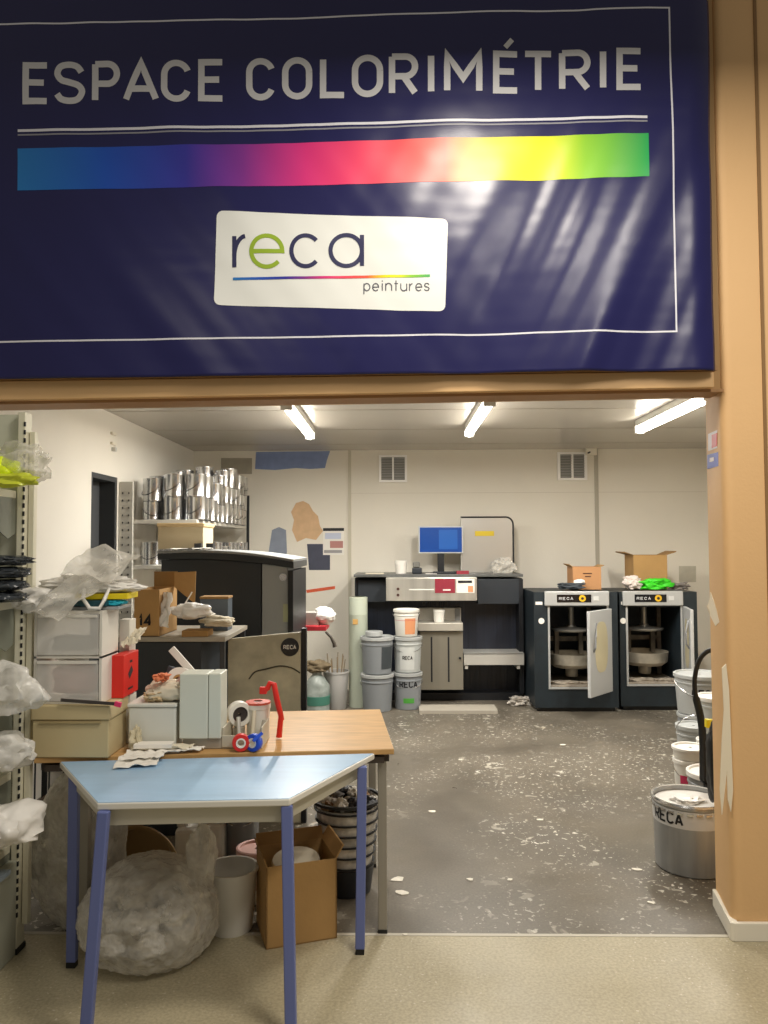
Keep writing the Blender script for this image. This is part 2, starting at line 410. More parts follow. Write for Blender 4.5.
bb = MB().prism([(1.325, YW-.012), (1.34, YW-.02), (3.0, YW-.02), (3.0, YW-.001), (1.358, YW-.001), (1.392, YI), (1.377, YI)], 0, .072)
struct('baseboard_right', bb, white_m, bevel=.003)
# chipped paint on the pier
def chip(pts, X=None, Y=None):
    m = MB()
    if Y is not None:
        q = [P(x, y, Y) for x, y in pts]; m.yprism([(v.x, v.z) for v in q], Y-.0015, Y+.004)
    return m
edge = [(722,668),(726,664),(729,690),(731,740),(733,790),(731,812),(728,800),(727,770),(722,815),(720,790),(722,740),(724,710)]
struct('trim_7', chip(edge, Y=YW), mat('bare_filler', 'E9DDC4', .8))
def revx(y): return 1.345+(y-YW-.02)/(YI-YW-.02)*.048
def revpt(px, py):
    lo, hi = YW+.02, YI
    for _ in range(30):
        m_ = (lo+hi)/2; q = P(px, py, m_)
        if q.x > revx(m_): hi = m_
        else: lo = m_
    q = P(px, py, lo); return q
def revplate(pts, name, m, th=.003):
    q = [revpt(*p) for p in pts]; mb = MB()
    a = [mb.bm.verts.new((v.x-th, v.y, v.z)) for v in q]; b = [mb.bm.verts.new((v.x+.002, v.y, v.z)) for v in q]
    n = len(q); mb.bm.faces.new(a); mb.bm.faces.new(b[::-1])
    for i in range(n): mb.bm.faces.new((a[i], b[i], b[(i+1)%n], a[(i+1)%n]))
    return mb
struct('trim_8', revplate([(707,606),(710,604),(711,592),(714,600),(717,610),(720,622),(716,626),(711,616)], '', None), MATS['bare_filler'])
# back wall details
TR = lambda x0, y0, x1, y1, d=.004: MB().pbox(x0, y0, x1, y1, YB-d, d+.004)
struct('trim_9', TR(348.5, 449, 351, 700, .015), mat('wall_cover_strip', 'C9C2AE', .6))
struct('trim_10', TR(596.4, 449, 597.9, 600, .010), mat('conduit', 'B3AD9D', .6))
struct('trim_11', TR(190, 447, 708, 450, .015), MATS['conduit'])
struct('trim_12', MB().pbox(349, 492, 706, 493, YB-.002, .004), mat('panel_line', 'D9D2C3', .8))

# paint patches and posters (flat marks on the wall)
def patch(name, label, cat, pts, col, d=.003, Y=YB):
    q = [P(x, y, Y-d) for x, y in pts]
    return tag(MB().yprism([(v.x, v.z) for v in q], Y-d, Y+.001).build(name, mat(name+'_'+col, col, .7, var=.08, vscale=12)), label, cat)
patch('paint_swatch', 'long slate blue paint swatch brushed high on back wall', 'paint swatch',
      [(256,452),(330,451),(327,460),(325,468),(310,469),(296,468),(275,470),(255,469)], '8192BC')
patch('paint_swatch', 'small taupe grey paint rectangle beside the long blue swatch', 'paint swatch', [(221,458),(252,458),(252,474),(221,474)], 'A8A292')
patch('paint_swatch', 'ragged peach orange paint patch on back wall above dark square', 'paint swatch',
      [(296,503),(303,501),(309,504),(313,511),(318,516),(320,526),(323,531),(316,540),(306,538),(297,542),(292,530),(294,520),(291,512)], 'D6B28A')
patch('paint_swatch', 'grey blue paint blot on back wall behind cabinet end', 'paint swatch', [(272,530),(279,527),(286,530),(287,552),(285,560),(268,556)], '8B93A2')
patch('paint_swatch', 'dark slate square patch on back wall below the poster', 'paint swatch', [(307,544),(330,544),(330,570),(309,570)], '474A5A')
patch('paint_swatch', 'small grey test square on back wall right of the open box', 'paint swatch', [(679,566),(696,566),(696,582),(679,582)], 'BDB8A8')
patch('wall_streak', 'thin orange red paint streak on back wall under dark square', 'paint streak', [(306,590),(335,586),(335,589),(307,593)], 'D9603C')
wp = thing('wall_poster', 'small white and red poster with dark header on back wall', 'poster', P(333, 555, YB-.006))
MB().pbox(323,528,344,555,YB-.006,.004).build('poster_sheet', paper, wp)
MB().pbox(323,528,344,531,YB-.008,.002).build('poster_header', ink, wp)
MB().pbox(330,541,343,548,YB-.008,.002).build('poster_image', mat('dusty_red', 'B9837C', .7), wp)
MB().pbox(325,533,341,539,YB-.008,.002).build('poster_image', mat('pale_blue', 'C4CBDD', .7), wp)
MB().pbox(324,550,342,553,YB-.008,.002).build('poster_image', mat('pale_grey', '9C9A9A', .7), wp)

def wall_vent(x0, y0, x1, y1, label):
    c = P((x0+x1)/2, y1, YB-.02); t = thing('air_vent', label, 'vent', c)
    f = MB(); w = 2.2; xm = (x0+x1)/2
    for a in ((x0,y0,x0+w,y1),(x1-w,y0,x1,y1),(xm-.8,y0+w,xm+.8,y1-w),(x0+w,y0,x1-w,y0+w),(x0+w,y1-w,x1-w,y1)): f.pbox(*a, YB-.03, .03)
    f.build('vent_frame', mat('vent_white','F6F4F0',.4), t)
    MB().pbox(x0+w, y0+w, x1-w, y1-w, YB-.006, .006).build('vent_back', mat('vent_dark', '8C8C88', .8), t)
    s = MB(); n = 9
    for k in range(n):
        z = y0+w+(y1-y0-2*w)*(k+.5)/n
        for a, b in ((x0+w, xm-.8), (xm+.8, x1-w)):
            s.pbox(a, z-.45, b, z+.45, YB-.02, .010, RX(25))
    s.build('vent_louvre', mat('vent_slat', 'A2A19D', .6), t)
wall_vent(379, 455, 407, 482, 'square white double louvre vent on back wall above monitor')
wall_vent(558, 452, 587, 480, 'square white double louvre vent on back wall beside conduit')
t = thing('junction_box', 'small white corner box under ceiling next to right vent', 'sensor', P(592, 455, YB-.05))
MB().pbox(586,448,597,455,YB-.06,.06).build('housing', white_m, t, bevel=.004)
MB().tube([P(590,452,YB-.065), P(588,453,YB-.09)], .008).build('lens', ink, t)
# grey socket and cable on left wall
t = thing('wall_bracket', 'small white screwed bracket on left wall near ceiling', 'bracket', (XL+.01, 6.05, 2.33))
MB().box((XL, 6.0, 2.38), (XL+.02, 6.1, 2.40)).box((XL, 6.0, 2.46), (XL+.02, 6.1, 2.48)).build('clip', white_m, t)
MB().box((XL, 6.03, 2.33), (XL+.03, 6.07, 2.36)).build('hook', steel, t)

# ceiling lights
def tube_lamp(x, y, label):
    t = thing('ceiling_light', label, 'light', (x, y, CZ))
    MB().box((x-.035, y-.75, CZ-.055), (x+.035, y+.75, CZ)).build('lamp_housing', mat('lamp_white', 'DAD8D2', .4), t, bevel=.004)
    MB().tube([(x, y-.72, CZ-.085), (x, y+.72, CZ-.085)], .03, 12).build('lamp_tube', mat('lamp_glow', 'FFF8EA', .4, emit=20), t, smooth=True)
    MB().box((x-.04, y+.72, CZ-.11), (x+.04, y+.75, CZ-.05)).build('end_cap', MATS['lamp_white'], t)
    MB().box((x-.04, y-.75, CZ-.11), (x+.04, y-.72, CZ-.05)).build('end_cap', MATS['lamp_white'], t)
tube_lamp(-.76, 6.05, 'leftmost lit tube lamp on ceiling of the back room')
tube_lamp(.64, 5.95, 'middle lit tube lamp on ceiling, above the monitor')
tube_lamp(2.07, 5.8, 'rightmost lit tube lamp on ceiling, above the paint shakers')

# ---------------------------------------------------------------- banner
BY = 3.085
def wrinkle(X, Z):
    t = max(0, min(1, (X+.3)/1.0)); k = max(0, min(1, (3.5-Z)/1.2))
    s1 = X*.92-Z*.42; a1 = X*.42+Z*.92
    s2 = X*.80+Z*.60; a2 = -X*.60+Z*.80
    w = t*(.014+.022*k)*noise.noise(Vector((s1*4.6, a1*.7, 1.3))) + t*(.004+.007*k)*noise.noise(Vector((s1*11, a1*1.0, 4.1)))
    w += (1-t)*.011*noise.noise(Vector((s2*3.4, a2*.7, 7.7))) + (1-t)*.0035*noise.noise(Vector((s2*10, a2*1.3, 2.1)))
    w += .0007*noise.noise(Vector((X*2.2, Z*20, 5))) + .008*noise.noise(Vector((X*.9, Z*.9, 9)))
    return w
def B(px, py, e=.0):
    q = P(px, py, BY); return Vector((q.x, BY-wrinkle(q.x, q.z)-e, q.z))
ban = thing('banner', 'large dark navy vinyl banner with white lettering and rainbow stripe above opening', 'banner', (-.3, BY, 2.26))
g = MB(); NX, NZ = 300, 170; rows = []
for i in range(NX+1):
    u = i/NX; r_ = []
    for j in range(NZ+1):
        v = j/NZ
        x = (-90)*(1-u) + (710+v*7)*u; y = -110*(1-v) + (380*(1-u)+370*u)*v
        p = B(x, y, -.0)
        if 1-u < .03: p.y += .03*(1-(1-u)/.03)**2
        r_.append(g.bm.verts.new(p))
    rows.append(r_)
for i in range(NX):
    for j in range(NZ): g.bm.faces.new((rows[i][j], rows[i+1][j], rows[i+1][j+1], rows[i][j+1]))
bm_ = mat('navy_vinyl', '1D1D50', .27, bump=.02, bscale=200)
sheet_o = g.build('banner_sheet', bm_, ban, smooth=180)
so = sheet_o.modifiers.new('solid', 'SOLIDIFY'); so.thickness = .001; so.offset = 0
ret = mat('silver_print', 'CDCDD0', .35)
fm = lambda x, y: B(x, -y, .0016)
def lett(c, a, b, acc=False):
    t1 = MB(); ybase = lambda x: 105-(x-22)*14/621.
    for gl in glyph(c, b-a, 36):
        yb = ybase((a+b)/2)-3.2
        stroke(t1, [(a+p, -yb+q) for p, q in gl], 6.4, fm)
    if acc:
        yb = ybase(a); stroke(t1, [(a+9, -yb+46), (a+16, -yb+54)], 5, fm)
    t1.build('banner_letter', ret, ban)
for c, a, b in (('E',26,47),('S',57,82),('P',95,117),('A',126,156),('C',164,188),('E',201,222),
                ('C',249,272),('O',285,309),('L',323,344),('O',355,380),('R',392,415),('I',428,434),('M',447,479)): lett(c, a, b)
lett('E', 496, 517, True)
for c, a, b in (('T',525,551),('R',562,587),('I',599,606),('E',619,640)): lett(c, a, b)
ln = MB()
stroke(ln, [(-60,-26),(669,-8),(677,-331),(-60,-343)], 1.7, fm, 6)
stroke(ln, [(18,-131),(330,-124),(647,-117.5)], 2.6, fm, 6)
ln.build('border_line', mat('white_print', 'DCDCE6', .4), ban)
ln = MB(); stroke(ln, [(18,-135.3),(330,-128.3),(647,-121.6)], 1.6, fm, 6); ln.build('underline', mat('grey_print', '8E8E98', .4), ban)
def gradient(name, stops, x0, x1, rough=.35):
    m = bpy.data.materials.new(name); m.use_nodes = True; N = m.node_tree.nodes; L = m.node_tree.links; b = N['Principled BSDF']
    b.inputs['Roughness'].default_value = rough
    tc = N.new('ShaderNodeTexCoord'); sp = N.new('ShaderNodeSeparateXYZ'); mr = N.new('ShaderNodeMapRange')
    L.new(tc.outputs['Object'], sp.inputs[0]); L.new(sp.outputs[0], mr.inputs[0]); mr.inputs[1].default_value = x0; mr.inputs[2].default_value = x1
    r = N.new('ShaderNodeValToRGB'); e = r.color_ramp.elements
    while len(e) < len(stops): e.new(.5)
    for k, (p, c) in enumerate(stops): e[k].position = p; e[k].color = lin(c)
    L.new(mr.outputs[0], r.inputs[0]); L.new(r.outputs[0], b.inputs['Base Color']); return m
ox = -.3
stops = [(0,'2078C0'),(.14,'1650B8'),(.27,'35329C'),(.36,'803090'),(.46,'D8307E'),(.56,'F04464'),(.68,'F05A3C'),(.77,'F8E010'),(.82,'F8F000'),(.90,'8CC828'),(1,'18A050')]
def strip_quad(name, q, m, nx=120, nz=14, e=.0016):
    mb = MB(); gg = []
    for i in range(nx+1):
        u = i/nx; gg.append([mb.bm.verts.new(B(q[0][0]+(q[1][0]-q[0][0])*u, (q[0][1]+(q[1][1]-q[0][1])*u)*(1-j/nz)+(q[3][1]+(q[2][1]-q[3][1])*u)*j/nz, e)) for j in range(nz+1)])
    for i in range(nx):
        for j in range(nz): mb.bm.faces.new((gg[i][j], gg[i+1][j], gg[i+1][j+1], gg[i][j+1]))
    return mb.build(name, m, ban, smooth=180)
strip_quad('rainbow_stripe', [(18,149),(648,134),(648,178),(18,191)], gradient('rainbow', stops, P(18,150,BY).x-ox, P(648,150,BY).x-ox))
# logo plate with rounded corners
lp = MB(); gg = []
A_, B_, C_, D_ = (217,211),(448,219),(445,312),(214,305)
nx, nz = 90, 40
def plate_pt(u, v):
    # squash to rounded rectangle
    w_, h_ = 230., 93.; r0 = 6.
    x = u*w_; y = v*h_
    cx = min(max(x, r0), w_-r0); cy = min(max(y, r0), h_-r0); dx, dy = x-cx, y-cy
    if dx and dy:
        m_ = max(abs(dx), abs(dy)); l = math.hypot(dx, dy); dx *= m_/l; dy *= m_/l; x = cx+dx; y = cy+dy
    u = x/w_; v = y/h_
    tx = A_[0]+(B_[0]-A_[0])*u; ty = A_[1]+(B_[1]-A_[1])*u; bx = D_[0]+(C_[0]-D_[0])*u; by = D_[1]+(C_[1]-D_[1])*u
    return (tx+(bx-tx)*v, ty+(by-ty)*v)
for i in range(nx+1): gg.append([lp.bm.verts.new(B(*plate_pt(i/nx, j/nz), .0016)) for j in range(nz+1)])
for i in range(nx):
    for j in range(nz): lp.bm.faces.new((gg[i][j], gg[i+1][j], gg[i+1][j+1], gg[i][j+1]))
lp.build('logo_plate', mat('logo_white', 'E6E8E4', .35), ban, smooth=180)
fm2 = lambda x, y: B(x, -y, .003)
navy_ink = mat('navy_ink', '2A2B52', .4)
for c, a, b, yb in (('r',234.5,247,267.5),('c',291.5,320,266.5),('a',330.5,362,266)):
    lw = MB()
    for gl in glyph(c, b-a, 31): stroke(lw, [(a+p, -yb+q) for p, q in gl], 4.2, fm2, 3)
    lw.build('logo_letter', navy_ink, ban)
lw = MB()
for gl in glyph('e', 31, 31): stroke(lw, [(251.5+p, -267+q) for p, q in gl], 4.2, fm2, 3)
tag(lw.build('logo_letter', mat('lime_ink', '94B02C', .4), ban), 'lime green letter')
lw = MB(); stroke(lw, [(233,-279),(430,-276)], 2.6, fm2, 5)
lw.build('logo_underline', gradient('rainbow_small', stops, P(233,150,BY).x-ox, P(430,150,BY).x-ox), ban)
lw = MB(); word(lw, 'peintures', 364, -291, 7.2, 8.7, 1.1, fm2, wid=5.9)
lw.build('logo_tagline', mat('grey_ink', '55555F', .4), ban)

# stickers on the pier reveal
t = thing('wall_sticker', 'small red and white sticker on opening reveal', 'sticker', revpt(713,450))
revplate([(709,434),(718,430),(718,448),(709,451)], '', None, .004).build('sticker_sheet', mat('sticker_white', 'E6DCDD', .5), t)
revplate([(713,435),(718,433),(718,446),(713,448)], '', None, .006).build('sticker_print', mat('sticker_red', 'D25058', .5), t)
t = thing('wall_sticker', 'small blue pictogram sticker on opening reveal under red one', 'sticker', revpt(713,468))
revplate([(708,455),(719,452),(719,466),(708,469)], '', None, .004).build('sticker_sheet', mat('sticker_blue', '3B50B4', .5), t)
revplate([(711,458),(715,457),(715,461),(711,462)], '', None, .006).build('sticker_print', MATS['sticker_white'], t)

# ---------------------------------------------------------------- gondola at far left
gon = thing('shop_shelf', 'cream metal shop shelving with slotted upright at left edge', 'shelving', (-1.9, 2.9, 0))
gm = mat('gondola_cream', 'DAD6C0', .5, bump=.03); gm2 = mat('gondola_panel', 'C6C7B4', .55)
ux, uy = -1.478, 3.06
MB().box((ux-.028, uy-.03, .02), (ux+.0, uy+.03, 2.115)).build('upright', gm, gon, bevel=.002)
MB().box((ux+.004, uy-.0, .1), (ux+.026, uy+.03, 2.04)).build('side_post', mat('post_cream', 'DAD5BF', .5), gon, bevel=.002)
s = MB()
for k in range(60):
    z = .14+k*.0325
    s.box((ux-.0045, uy-.032, z), (ux+.0015, uy-.024, z+.018))
s.build('slot', ink, gon)['kind'] = 'stuff'
MB().box((-2.2, uy-.0, .1), (ux-.03, uy+.02, 2.11)).build('back_panel', gm2, gon)
s = MB()
for i in range(9):
    for k in range(14): s.lathe([(.006, 0), (.006, .004)], (ux-.045-i*.028, uy-.003, .55+k*.03), 6, 'y')
s.build('peg_hole', ink, gon)['kind'] = 'stuff'
MB().prism([(-2.2,2.62),(ux-.002,2.62),(ux-.002,uy-.032),(-2.2,uy-.032)], .0, .36).build('base', mat('gondola_base', 'A9AA9A', .5), gon, bevel=.004)
MB().box((ux-.03, uy-.035, 0), (ux+.005, uy+.035, .02)).build('foot', rubber, gon)
for k, z in enumerate((1.80, 1.365, .965, .70, .42)):
    sh = MB().box((-2.2, 2.62, z-.03), (ux-.03, uy-.032, z)).build('shelf', gm, gon, bevel=.002)
    if k != 9: MB().xprism([(uy-.032, z-.03), (uy-.032, z-.17), (uy-.09, z-.19), (2.66, z-.06), (2.64, z-.03)], ux-.035, ux-.031).build('bracket', mat('bracket_green', '7D8073', .5), sh)

def bag(name, label, cat, c, rad, m, seed, amp=.3, freq=3, zmin=None, group=None, sub=4, power=.8):
    return tag(MB().blob(c, rad, seed, amp, freq, sub, zmin, power).build(name, m, smooth=60), label, cat, group)
hiviz = mat('hi_vis_yellow', 'D8EC10', .5, bump=.3, bscale=20)
def ctr(px, py, Y): return P(px, py, Y)
bag('safety_vest', 'folded fluorescent yellow vest on top left shelf', 'vest', ctr(-4,471,2.9), (.09,.09,.055), hiviz, 3, .3, zmin=1.803)
bag('plastic_bag', 'clear plastic bag bulging past the upright on top left shelf', 'bag', ctr(22,464,2.9)+Vector((0,0,.0)), (.11,.06,.07), film, 4, .4, 4)
bag('safety_vest', 'lime yellow vest in film hanging over edge of top left shelf', 'vest', ctr(12,480,2.83), (.10,.04,.026), mat('lime_film', 'C9D23C', .35, bump=.4), 6, .4)
bags_m = mat('dark_film', '33373B', .2, bump=.6, bscale=16, var=.5, vscale=14)
z = 1.367
for k, (h, lab) in enumerate(((.022,'black packaged garment lowest in small stack on left shelf'),(.022,'black packaged garment second from bottom of left shelf stack'),
                              (.024,'black packaged garment third from bottom of left shelf stack'),(.02,'black packaged garment topmost of stack on left shelf'))):
    bag('packed_garment', lab, 'packed garment', (-1.53+.006*k, 2.9, z+h), (.13,.09,h), bags_m, 11+k, .16, 6, group='black packed garments')
    z += 2*h+.001
bag('plastic_bag', 'crumpled white plastic bag on left shelf, level with drawer tower', 'bag', ctr(6,690,2.86), (.12,.10,.095), film2, 21, .35, 3, zmin=.967)
bag('plastic_bag', 'white cloth filled bag on lower left shelf under the crumpled one', 'bag', ctr(0,752,2.86), (.12,.10,.07), film2, 24, .3, 3, zmin=.702)
bag('plastic_bag', 'clear bag of white sheets sticking out below on left shelf', 'bag', ctr(6,826,2.82), (.11,.12,.07), whitebag, 27, .35, 2.5, zmin=.422)
t = tag(MB().prism([(-1.75,2.55),(-1.44,2.62),(-1.44,2.9),(-1.75,2.9)], .362, .378).build('folded_tarp', mat('tarp_blue', '8E9BA8', .4, bump=.2)), 'grey blue folded sheet on bottom left shelf', 'sheet')

# ---------------------------------------------------------------- tables
tb = thing('trapezoid_table', 'pale blue trapezoid table with slanted blue legs in front', 'table', (-.7, 2.85, 0))
c4 = [G(97,803,.74), G(289.5,799,.74), Vector((-.09,3.147,.74)), Vector((-1.316,3.022,.74))]
def inset(poly, d):
    c = sum(poly, Vector())/len(poly); out = []; n = len(poly)
    for i in range(n):
        a, b, e = poly[i-1], poly[i], poly[(i+1)%n]
        d1 = (b-a).normalized(); d2 = (e-b).normalized(); n1 = Vector((-d1.y, d1.x, 0)); n2 = Vector((-d2.y, d2.x, 0))
        m_ = (n1+n2); m_ /= (1+n1.dot(n2)); out.append(b+m_*d)
    return out
tbl_top = mat('pale_blue_laminate', '9FC0DE', .32, bump=.03, bscale=3, var=.07, vscale=2, stretch=(1,9,1))
MB().prism([(v.x, v.y) for v in c4], .716, .7385).build('table_edge', mat('edge_band', 'D9D6CC', .4), tb, bevel=.004)
MB().prism([(v.x, v.y) for v in inset(c4, .004)], .7385, .7405).build('tabletop', tbl_top, tb)
ia = inset(c4, .035); ib = inset(c4, .055)
ap = MB()
for i in range(4):
    a0, a1, b0, b1 = ia[i], ia[(i+1)%4], ib[i], ib[(i+1)%4]
    ap.prism([(a0.x,a0.y),(a1.x,a1.y),(b1.x,b1.y),(b0.x,b0.y)], .655, .7155)
ap.build('apron', mat('apron_grey', 'C3BEAC', .45), tb)
feet = [G(86,1034,.02), G(291,1030,.02), G(360,948,.02), G(72,961,.02)]
tops = inset(c4, .022)
tops[0] = G(104,812,.712); tops[1] = G(287,806,.712)
for i in range(4):
    a = Vector((tops[i].x, tops[i].y, .7155)); b = Vector(feet[i])
    if i > 1: a = Vector((b.x+(.01 if i == 2 else .0), b.y-(.0), .7155)) if i == 2 else Vector((b.x+.0, b.y, .7155))
    lg = MB().bar(a, b, .037, .03).build('leg', bluepaint, tb, bevel=.004)
    MB().bar(b, Vector((b.x, b.y, 0)), .034, .028).build('foot_cap', rubber, lg)

wt = thing('work_table', 'wooden topped work table with grey metal legs behind blue table', 'table', (-.7, 3.5, 0))
wA = Vector((-.012, 3.173, 0)); wu = Vector((-math.cos(math.radians(5.5)), -math.sin(math.radians(5.5)), 0)); wv = Vector((wu.y, -wu.x, 0)); 
wv = Vector((-.095, .995, 0)).normalized()
def wp_(a, b): return wA+wu*a+wv*b       # a: metres left along front edge, b: metres back
wq = [wp_(1.42,0), wp_(0,0), wp_(0,.765), wp_(1.42,.765)]
wood = mat('worn_wood_top', 'C39A62', .42, bump=.06, bscale=8, var=.16, vscale=5, stretch=(1.2,9,1))
MB().prism([(v.x, v.y) for v in wq], .728, .75).build('tabletop', wood, wt, bevel=.003)
fr = MB()
for i, (p, q) in enumerate(((wp_(1.38,.03), wp_(.04,.03)), (wp_(.04,.03), wp_(.04,.73)), (wp_(.04,.73), wp_(1.38,.73)), (wp_(1.38,.73), wp_(1.38,.03)))):
    fr.bar(p+Vector((0,0,.705)), q+Vector((0,0,.705)), .025, .044)
fr.build('table_frame', mat('dark_frame_brown', '3A3028', .6), wt)
for a, b in ((.045,.05), (.045,.70), (1.245,.09), (1.30,.70)):
    p = wp_(a, b)
    lg = MB().box((p.x-.018, p.y-.018, .015), (p.x+.018, p.y+.018, .7275)).build('leg', greyleg, wt, bevel=.003)
    MB().box((p.x-.019, p.y-.019, 0), (p.x+.019, p.y+.019, .016)).build('foot_cap', rubber, lg)

# ---------------------------------------------------------------- things on the tables
ZT = .751
# beige carton
t = thing('beige_case', 'beige lidded cardboard case under the drawer tower', 'case', (-1.23, 3.14, ZT))
x0, x1 = -1.432, -1.13; y0, y1 = 3.035, 3.24
case_y0 = 3.035
MB().box((x0, case_y0, ZT), (x1, case_y0+.2, ZT+.145)).build('case_body', beige, t, bevel=.004)
MB().box((x0-.006, case_y0-.006, ZT+.146), (x1+.006, case_y0+.206, ZT+.205)).build('case_lid', beige, t, bevel=.006)
MB().box((x0+.03, case_y0-.008, ZT+.135), (x1-.03, case_y0-.001, ZT+.142)).build('case_trim', mat('beige_trim', 'A8966C', .6), t)
ztw = ZT+.2065
# drawer tower
t = thing('drawer_tower', 'frosted two drawer plastic tower stacked on beige case', 'drawer tower', (-1.24, 3.17, ztw))
frost = mat('frosted_plastic', 'F0EDE6', .35, alpha=.36, bump=.05)
frame_p = mat('tower_frame', 'DEDAD0', .4)
tx0, tx1, ty0, ty1 = -1.437, -1.167, 3.05, 3.23; th_ = .365
f = MB()
f.box((tx0, ty0, ztw), (tx1, ty1, ztw+.008)).box((tx0, ty0, ztw+th_-.012), (tx1, ty1, ztw+th_)).box((tx0, ty0, ztw+.178), (tx1, ty1, ztw+.186))
f.box((tx0, ty0, ztw+.008), (tx0+.01, ty1, ztw+th_-.012)).box((tx1-.01, ty0, ztw+.008), (tx1, ty1, ztw+th_-.012))
f.build('tower_frame', frame_p, t)
for k in (0, 1):
    zz = ztw+.012+k*.18; h = .158 if k == 0 else .16
    dr = MB()
    a0, a1 = tx0+.013, tx1-.013
    dr.box((a0, ty0-.006, zz), (a1, ty0, zz+h)).box((a0, ty0, zz), (a1, ty1-.01, zz+.004)).box((a0, ty0, zz), (a0+.003, ty1-.01, zz+h-.02)).box((a1-.003, ty0, zz), (a1, ty1-.01, zz+h-.02))
    dd = dr.build('drawer', frost, t)
    MB().box((a0+.004, ty0-.010, zz+h-.012), (a1-.004, ty0-.0062, zz+h-.002)).build('drawer_lip', frame_p, dd)
bag('cleaning_cloth', 'grey crumpled cloth seen inside upper frosted drawer', 'cloth', (-1.325, 3.16, ztw+.225), (.085,.04,.04), mat('grey_cloth', '5C6664', .8), 31, .3, zmin=ztw+.197)
bag('cleaning_cloth', 'pink crumpled cloth seen inside lower frosted drawer', 'cloth', (-1.31, 3.16, ztw+.07), (.09,.04,.06), mat('pink_cloth', 'C87C80', .8), 32, .3, zmin=ztw+.017)
ztop = ztw+th_+.001
# stuff on tower
def flatbox(name, label, cat, x0, y0, x1, y1, z0, z1, m, rz=0, bev=.002):
    return tag(MB().box((x0,y0,z0),(x1,y1,z1), RZ(rz)).build(name, m, bevel=bev), label, cat)
flatbox('clear_folder', 'grey document folder lying directly on drawer tower', 'folder', -1.43, 3.09, -1.12, 3.25, ztop, ztop+.012, mat('folder_grey', 'A7A8AA', .3), 2)
flatbox('book', 'dark teal flat book on drawer tower beneath plastic bag', 'book', -1.42, 3.08, -1.16, 3.25, ztop+.0145, ztop+.038, mat('teal_cover', '1F4A55', .4), -2)
bag('cleaning_cloth', 'bright cyan cloth on right end of drawer tower pile', 'cloth', (-1.145, 3.13, ztop+.026), (.045,.03,.012), mat('cyan_cloth', '22A8C0', .7), 41, .4)
flatbox('book', 'yellow flat box near the top of drawer tower pile', 'box', -1.30, 3.10, -1.09, 3.25, ztop+.041, ztop+.064, yellow, 3)
t = tag(MB().blob((-1.28, 3.17, ztop+.10), (.20,.09,.038), 43, .3, 3, 5, ztop+.066, .9).blob((-1.46, 3.06, ztop+.045), (.09,.06,.05), 44, .35, 3, 4, None, .9).blob((-1.16, 3.17, ztop+.085), (.11,.07,.022), 47, .35, 3, 4).build('plastic_bag', whitebag, smooth=60),
        'heap of thin white plastic bags topping the drawer tower', 'bags')
MB().sheet(P(30,612,3.0), P(95,560,3.13), P(60,622,2.98), 16, .03, 4, .001, 3).sheet(P(60,575,3.05), P(92,548,3.2), P(112,585,3.05), 14, .03, 4, .001, 8).build('bag_film', film, t, smooth=True)
# grey knife lying against tower
t = tag(MB().bar(P(61,700,3.02), P(118,704,3.02), .012, .008).build('metal_strip', mat('dark_steel', '55504E', .4, .6)), 'thin dark metal strip with pink end leaning on beige case', 'strip')
MB().bar(P(115,703.5,3.015), P(121,705,3.015), .018, .014).build('grip', mat('pink_plastic', 'E03A6C', .5), t)
# right neighbour of the tower: papers, red box
flatbox('paper_box', 'narrow white carton standing behind right side of drawer tower', 'carton', -1.19, 3.31, -1.145, 3.38, ZT, ztop-.06, mat('carton_white', 'DDD9CF', .7), -3)
rb = thing('red_box', 'bright red printed box standing right of drawer tower', 'box', (-1.115, 3.22, ZT))
MB().box((-1.165, 3.26, ZT), (-1.125, 3.34, ZT+.20)).build('carton_base', mat('carton_white', 'DDD9CF', .7), rb)
MB().box((-1.168, 3.16, ZT+.207), (-1.118, 3.34, ZT+.38)).build('box_body', red, rb, bevel=.002)
mb = MB(); pm = planemap((-1.1165, 3.20, ZT+.235), (0,1,0), (0,0,1)); stroke(mb, [(.01,.0),(.07,.0)], .008, pm, .02); stroke(mb, [(.02,.05),(.06,.08)], .03, pm, .02); stroke(mb,[(.03,.11),(.06,.11)],.01,pm,.02)
mb.build('box_print', ink, rb)
tag(MB().sheet((-1.16,3.24,ZT+.395),(-1.09,3.24,ZT+.41),(-1.16,3.38,ZT+.45), 10, .02, 8).build('paper_sheet', paper2, smooth=True), 'curled cream paper tucked above the red box', 'paper')
# white enamel carton boxes
bx = thing('white_carton', 'low pale grey carton left of tall pale box on work table', 'carton', (-.93, 3.2, ZT))
a = P(128,745,3.16); b = P(176,705,3.16)
MB().box((a.x, 3.16, ZT), (b.x, 3.34, b.z-.01)).build('carton_body', mat('pale_grey_box', 'D8D8CE', .45, bump=.02), bx, bevel=.006)
MB().box((a.x-.004, 3.155, b.z-.009), (b.x+.004, 3.345, b.z+.006)).build('carton_lid', MATS['pale_grey_box'], bx, bevel=.004)
tbx = thing('pale_box', 'tall pale grey green box tilted on work table', 'box', (-.77, 3.24, ZT))
a = P(179,744,3.15); b = P(221,674,3.15); sx = P(208,700,3.15).x
zt0 = ZT+.045
MB().box((a.x, 3.15, zt0), (sx-.001, 3.27, b.z)).build('box_body', mat('pale_green_box', 'D2D5C8', .4, bump=.02), tbx, bevel=.004)
MB().box((sx+.001, 3.152, zt0), (b.x, 3.27, b.z+.001)).build('box_side', MATS['pale_green_box'], tbx, bevel=.004)
MB().box((a.x+.01, 3.17, ZT), (b.x+.005, 3.29, ZT+.044)).build('box_stand', mat('stand_grey', 'A9A294', .5), tbx, bevel=.003)
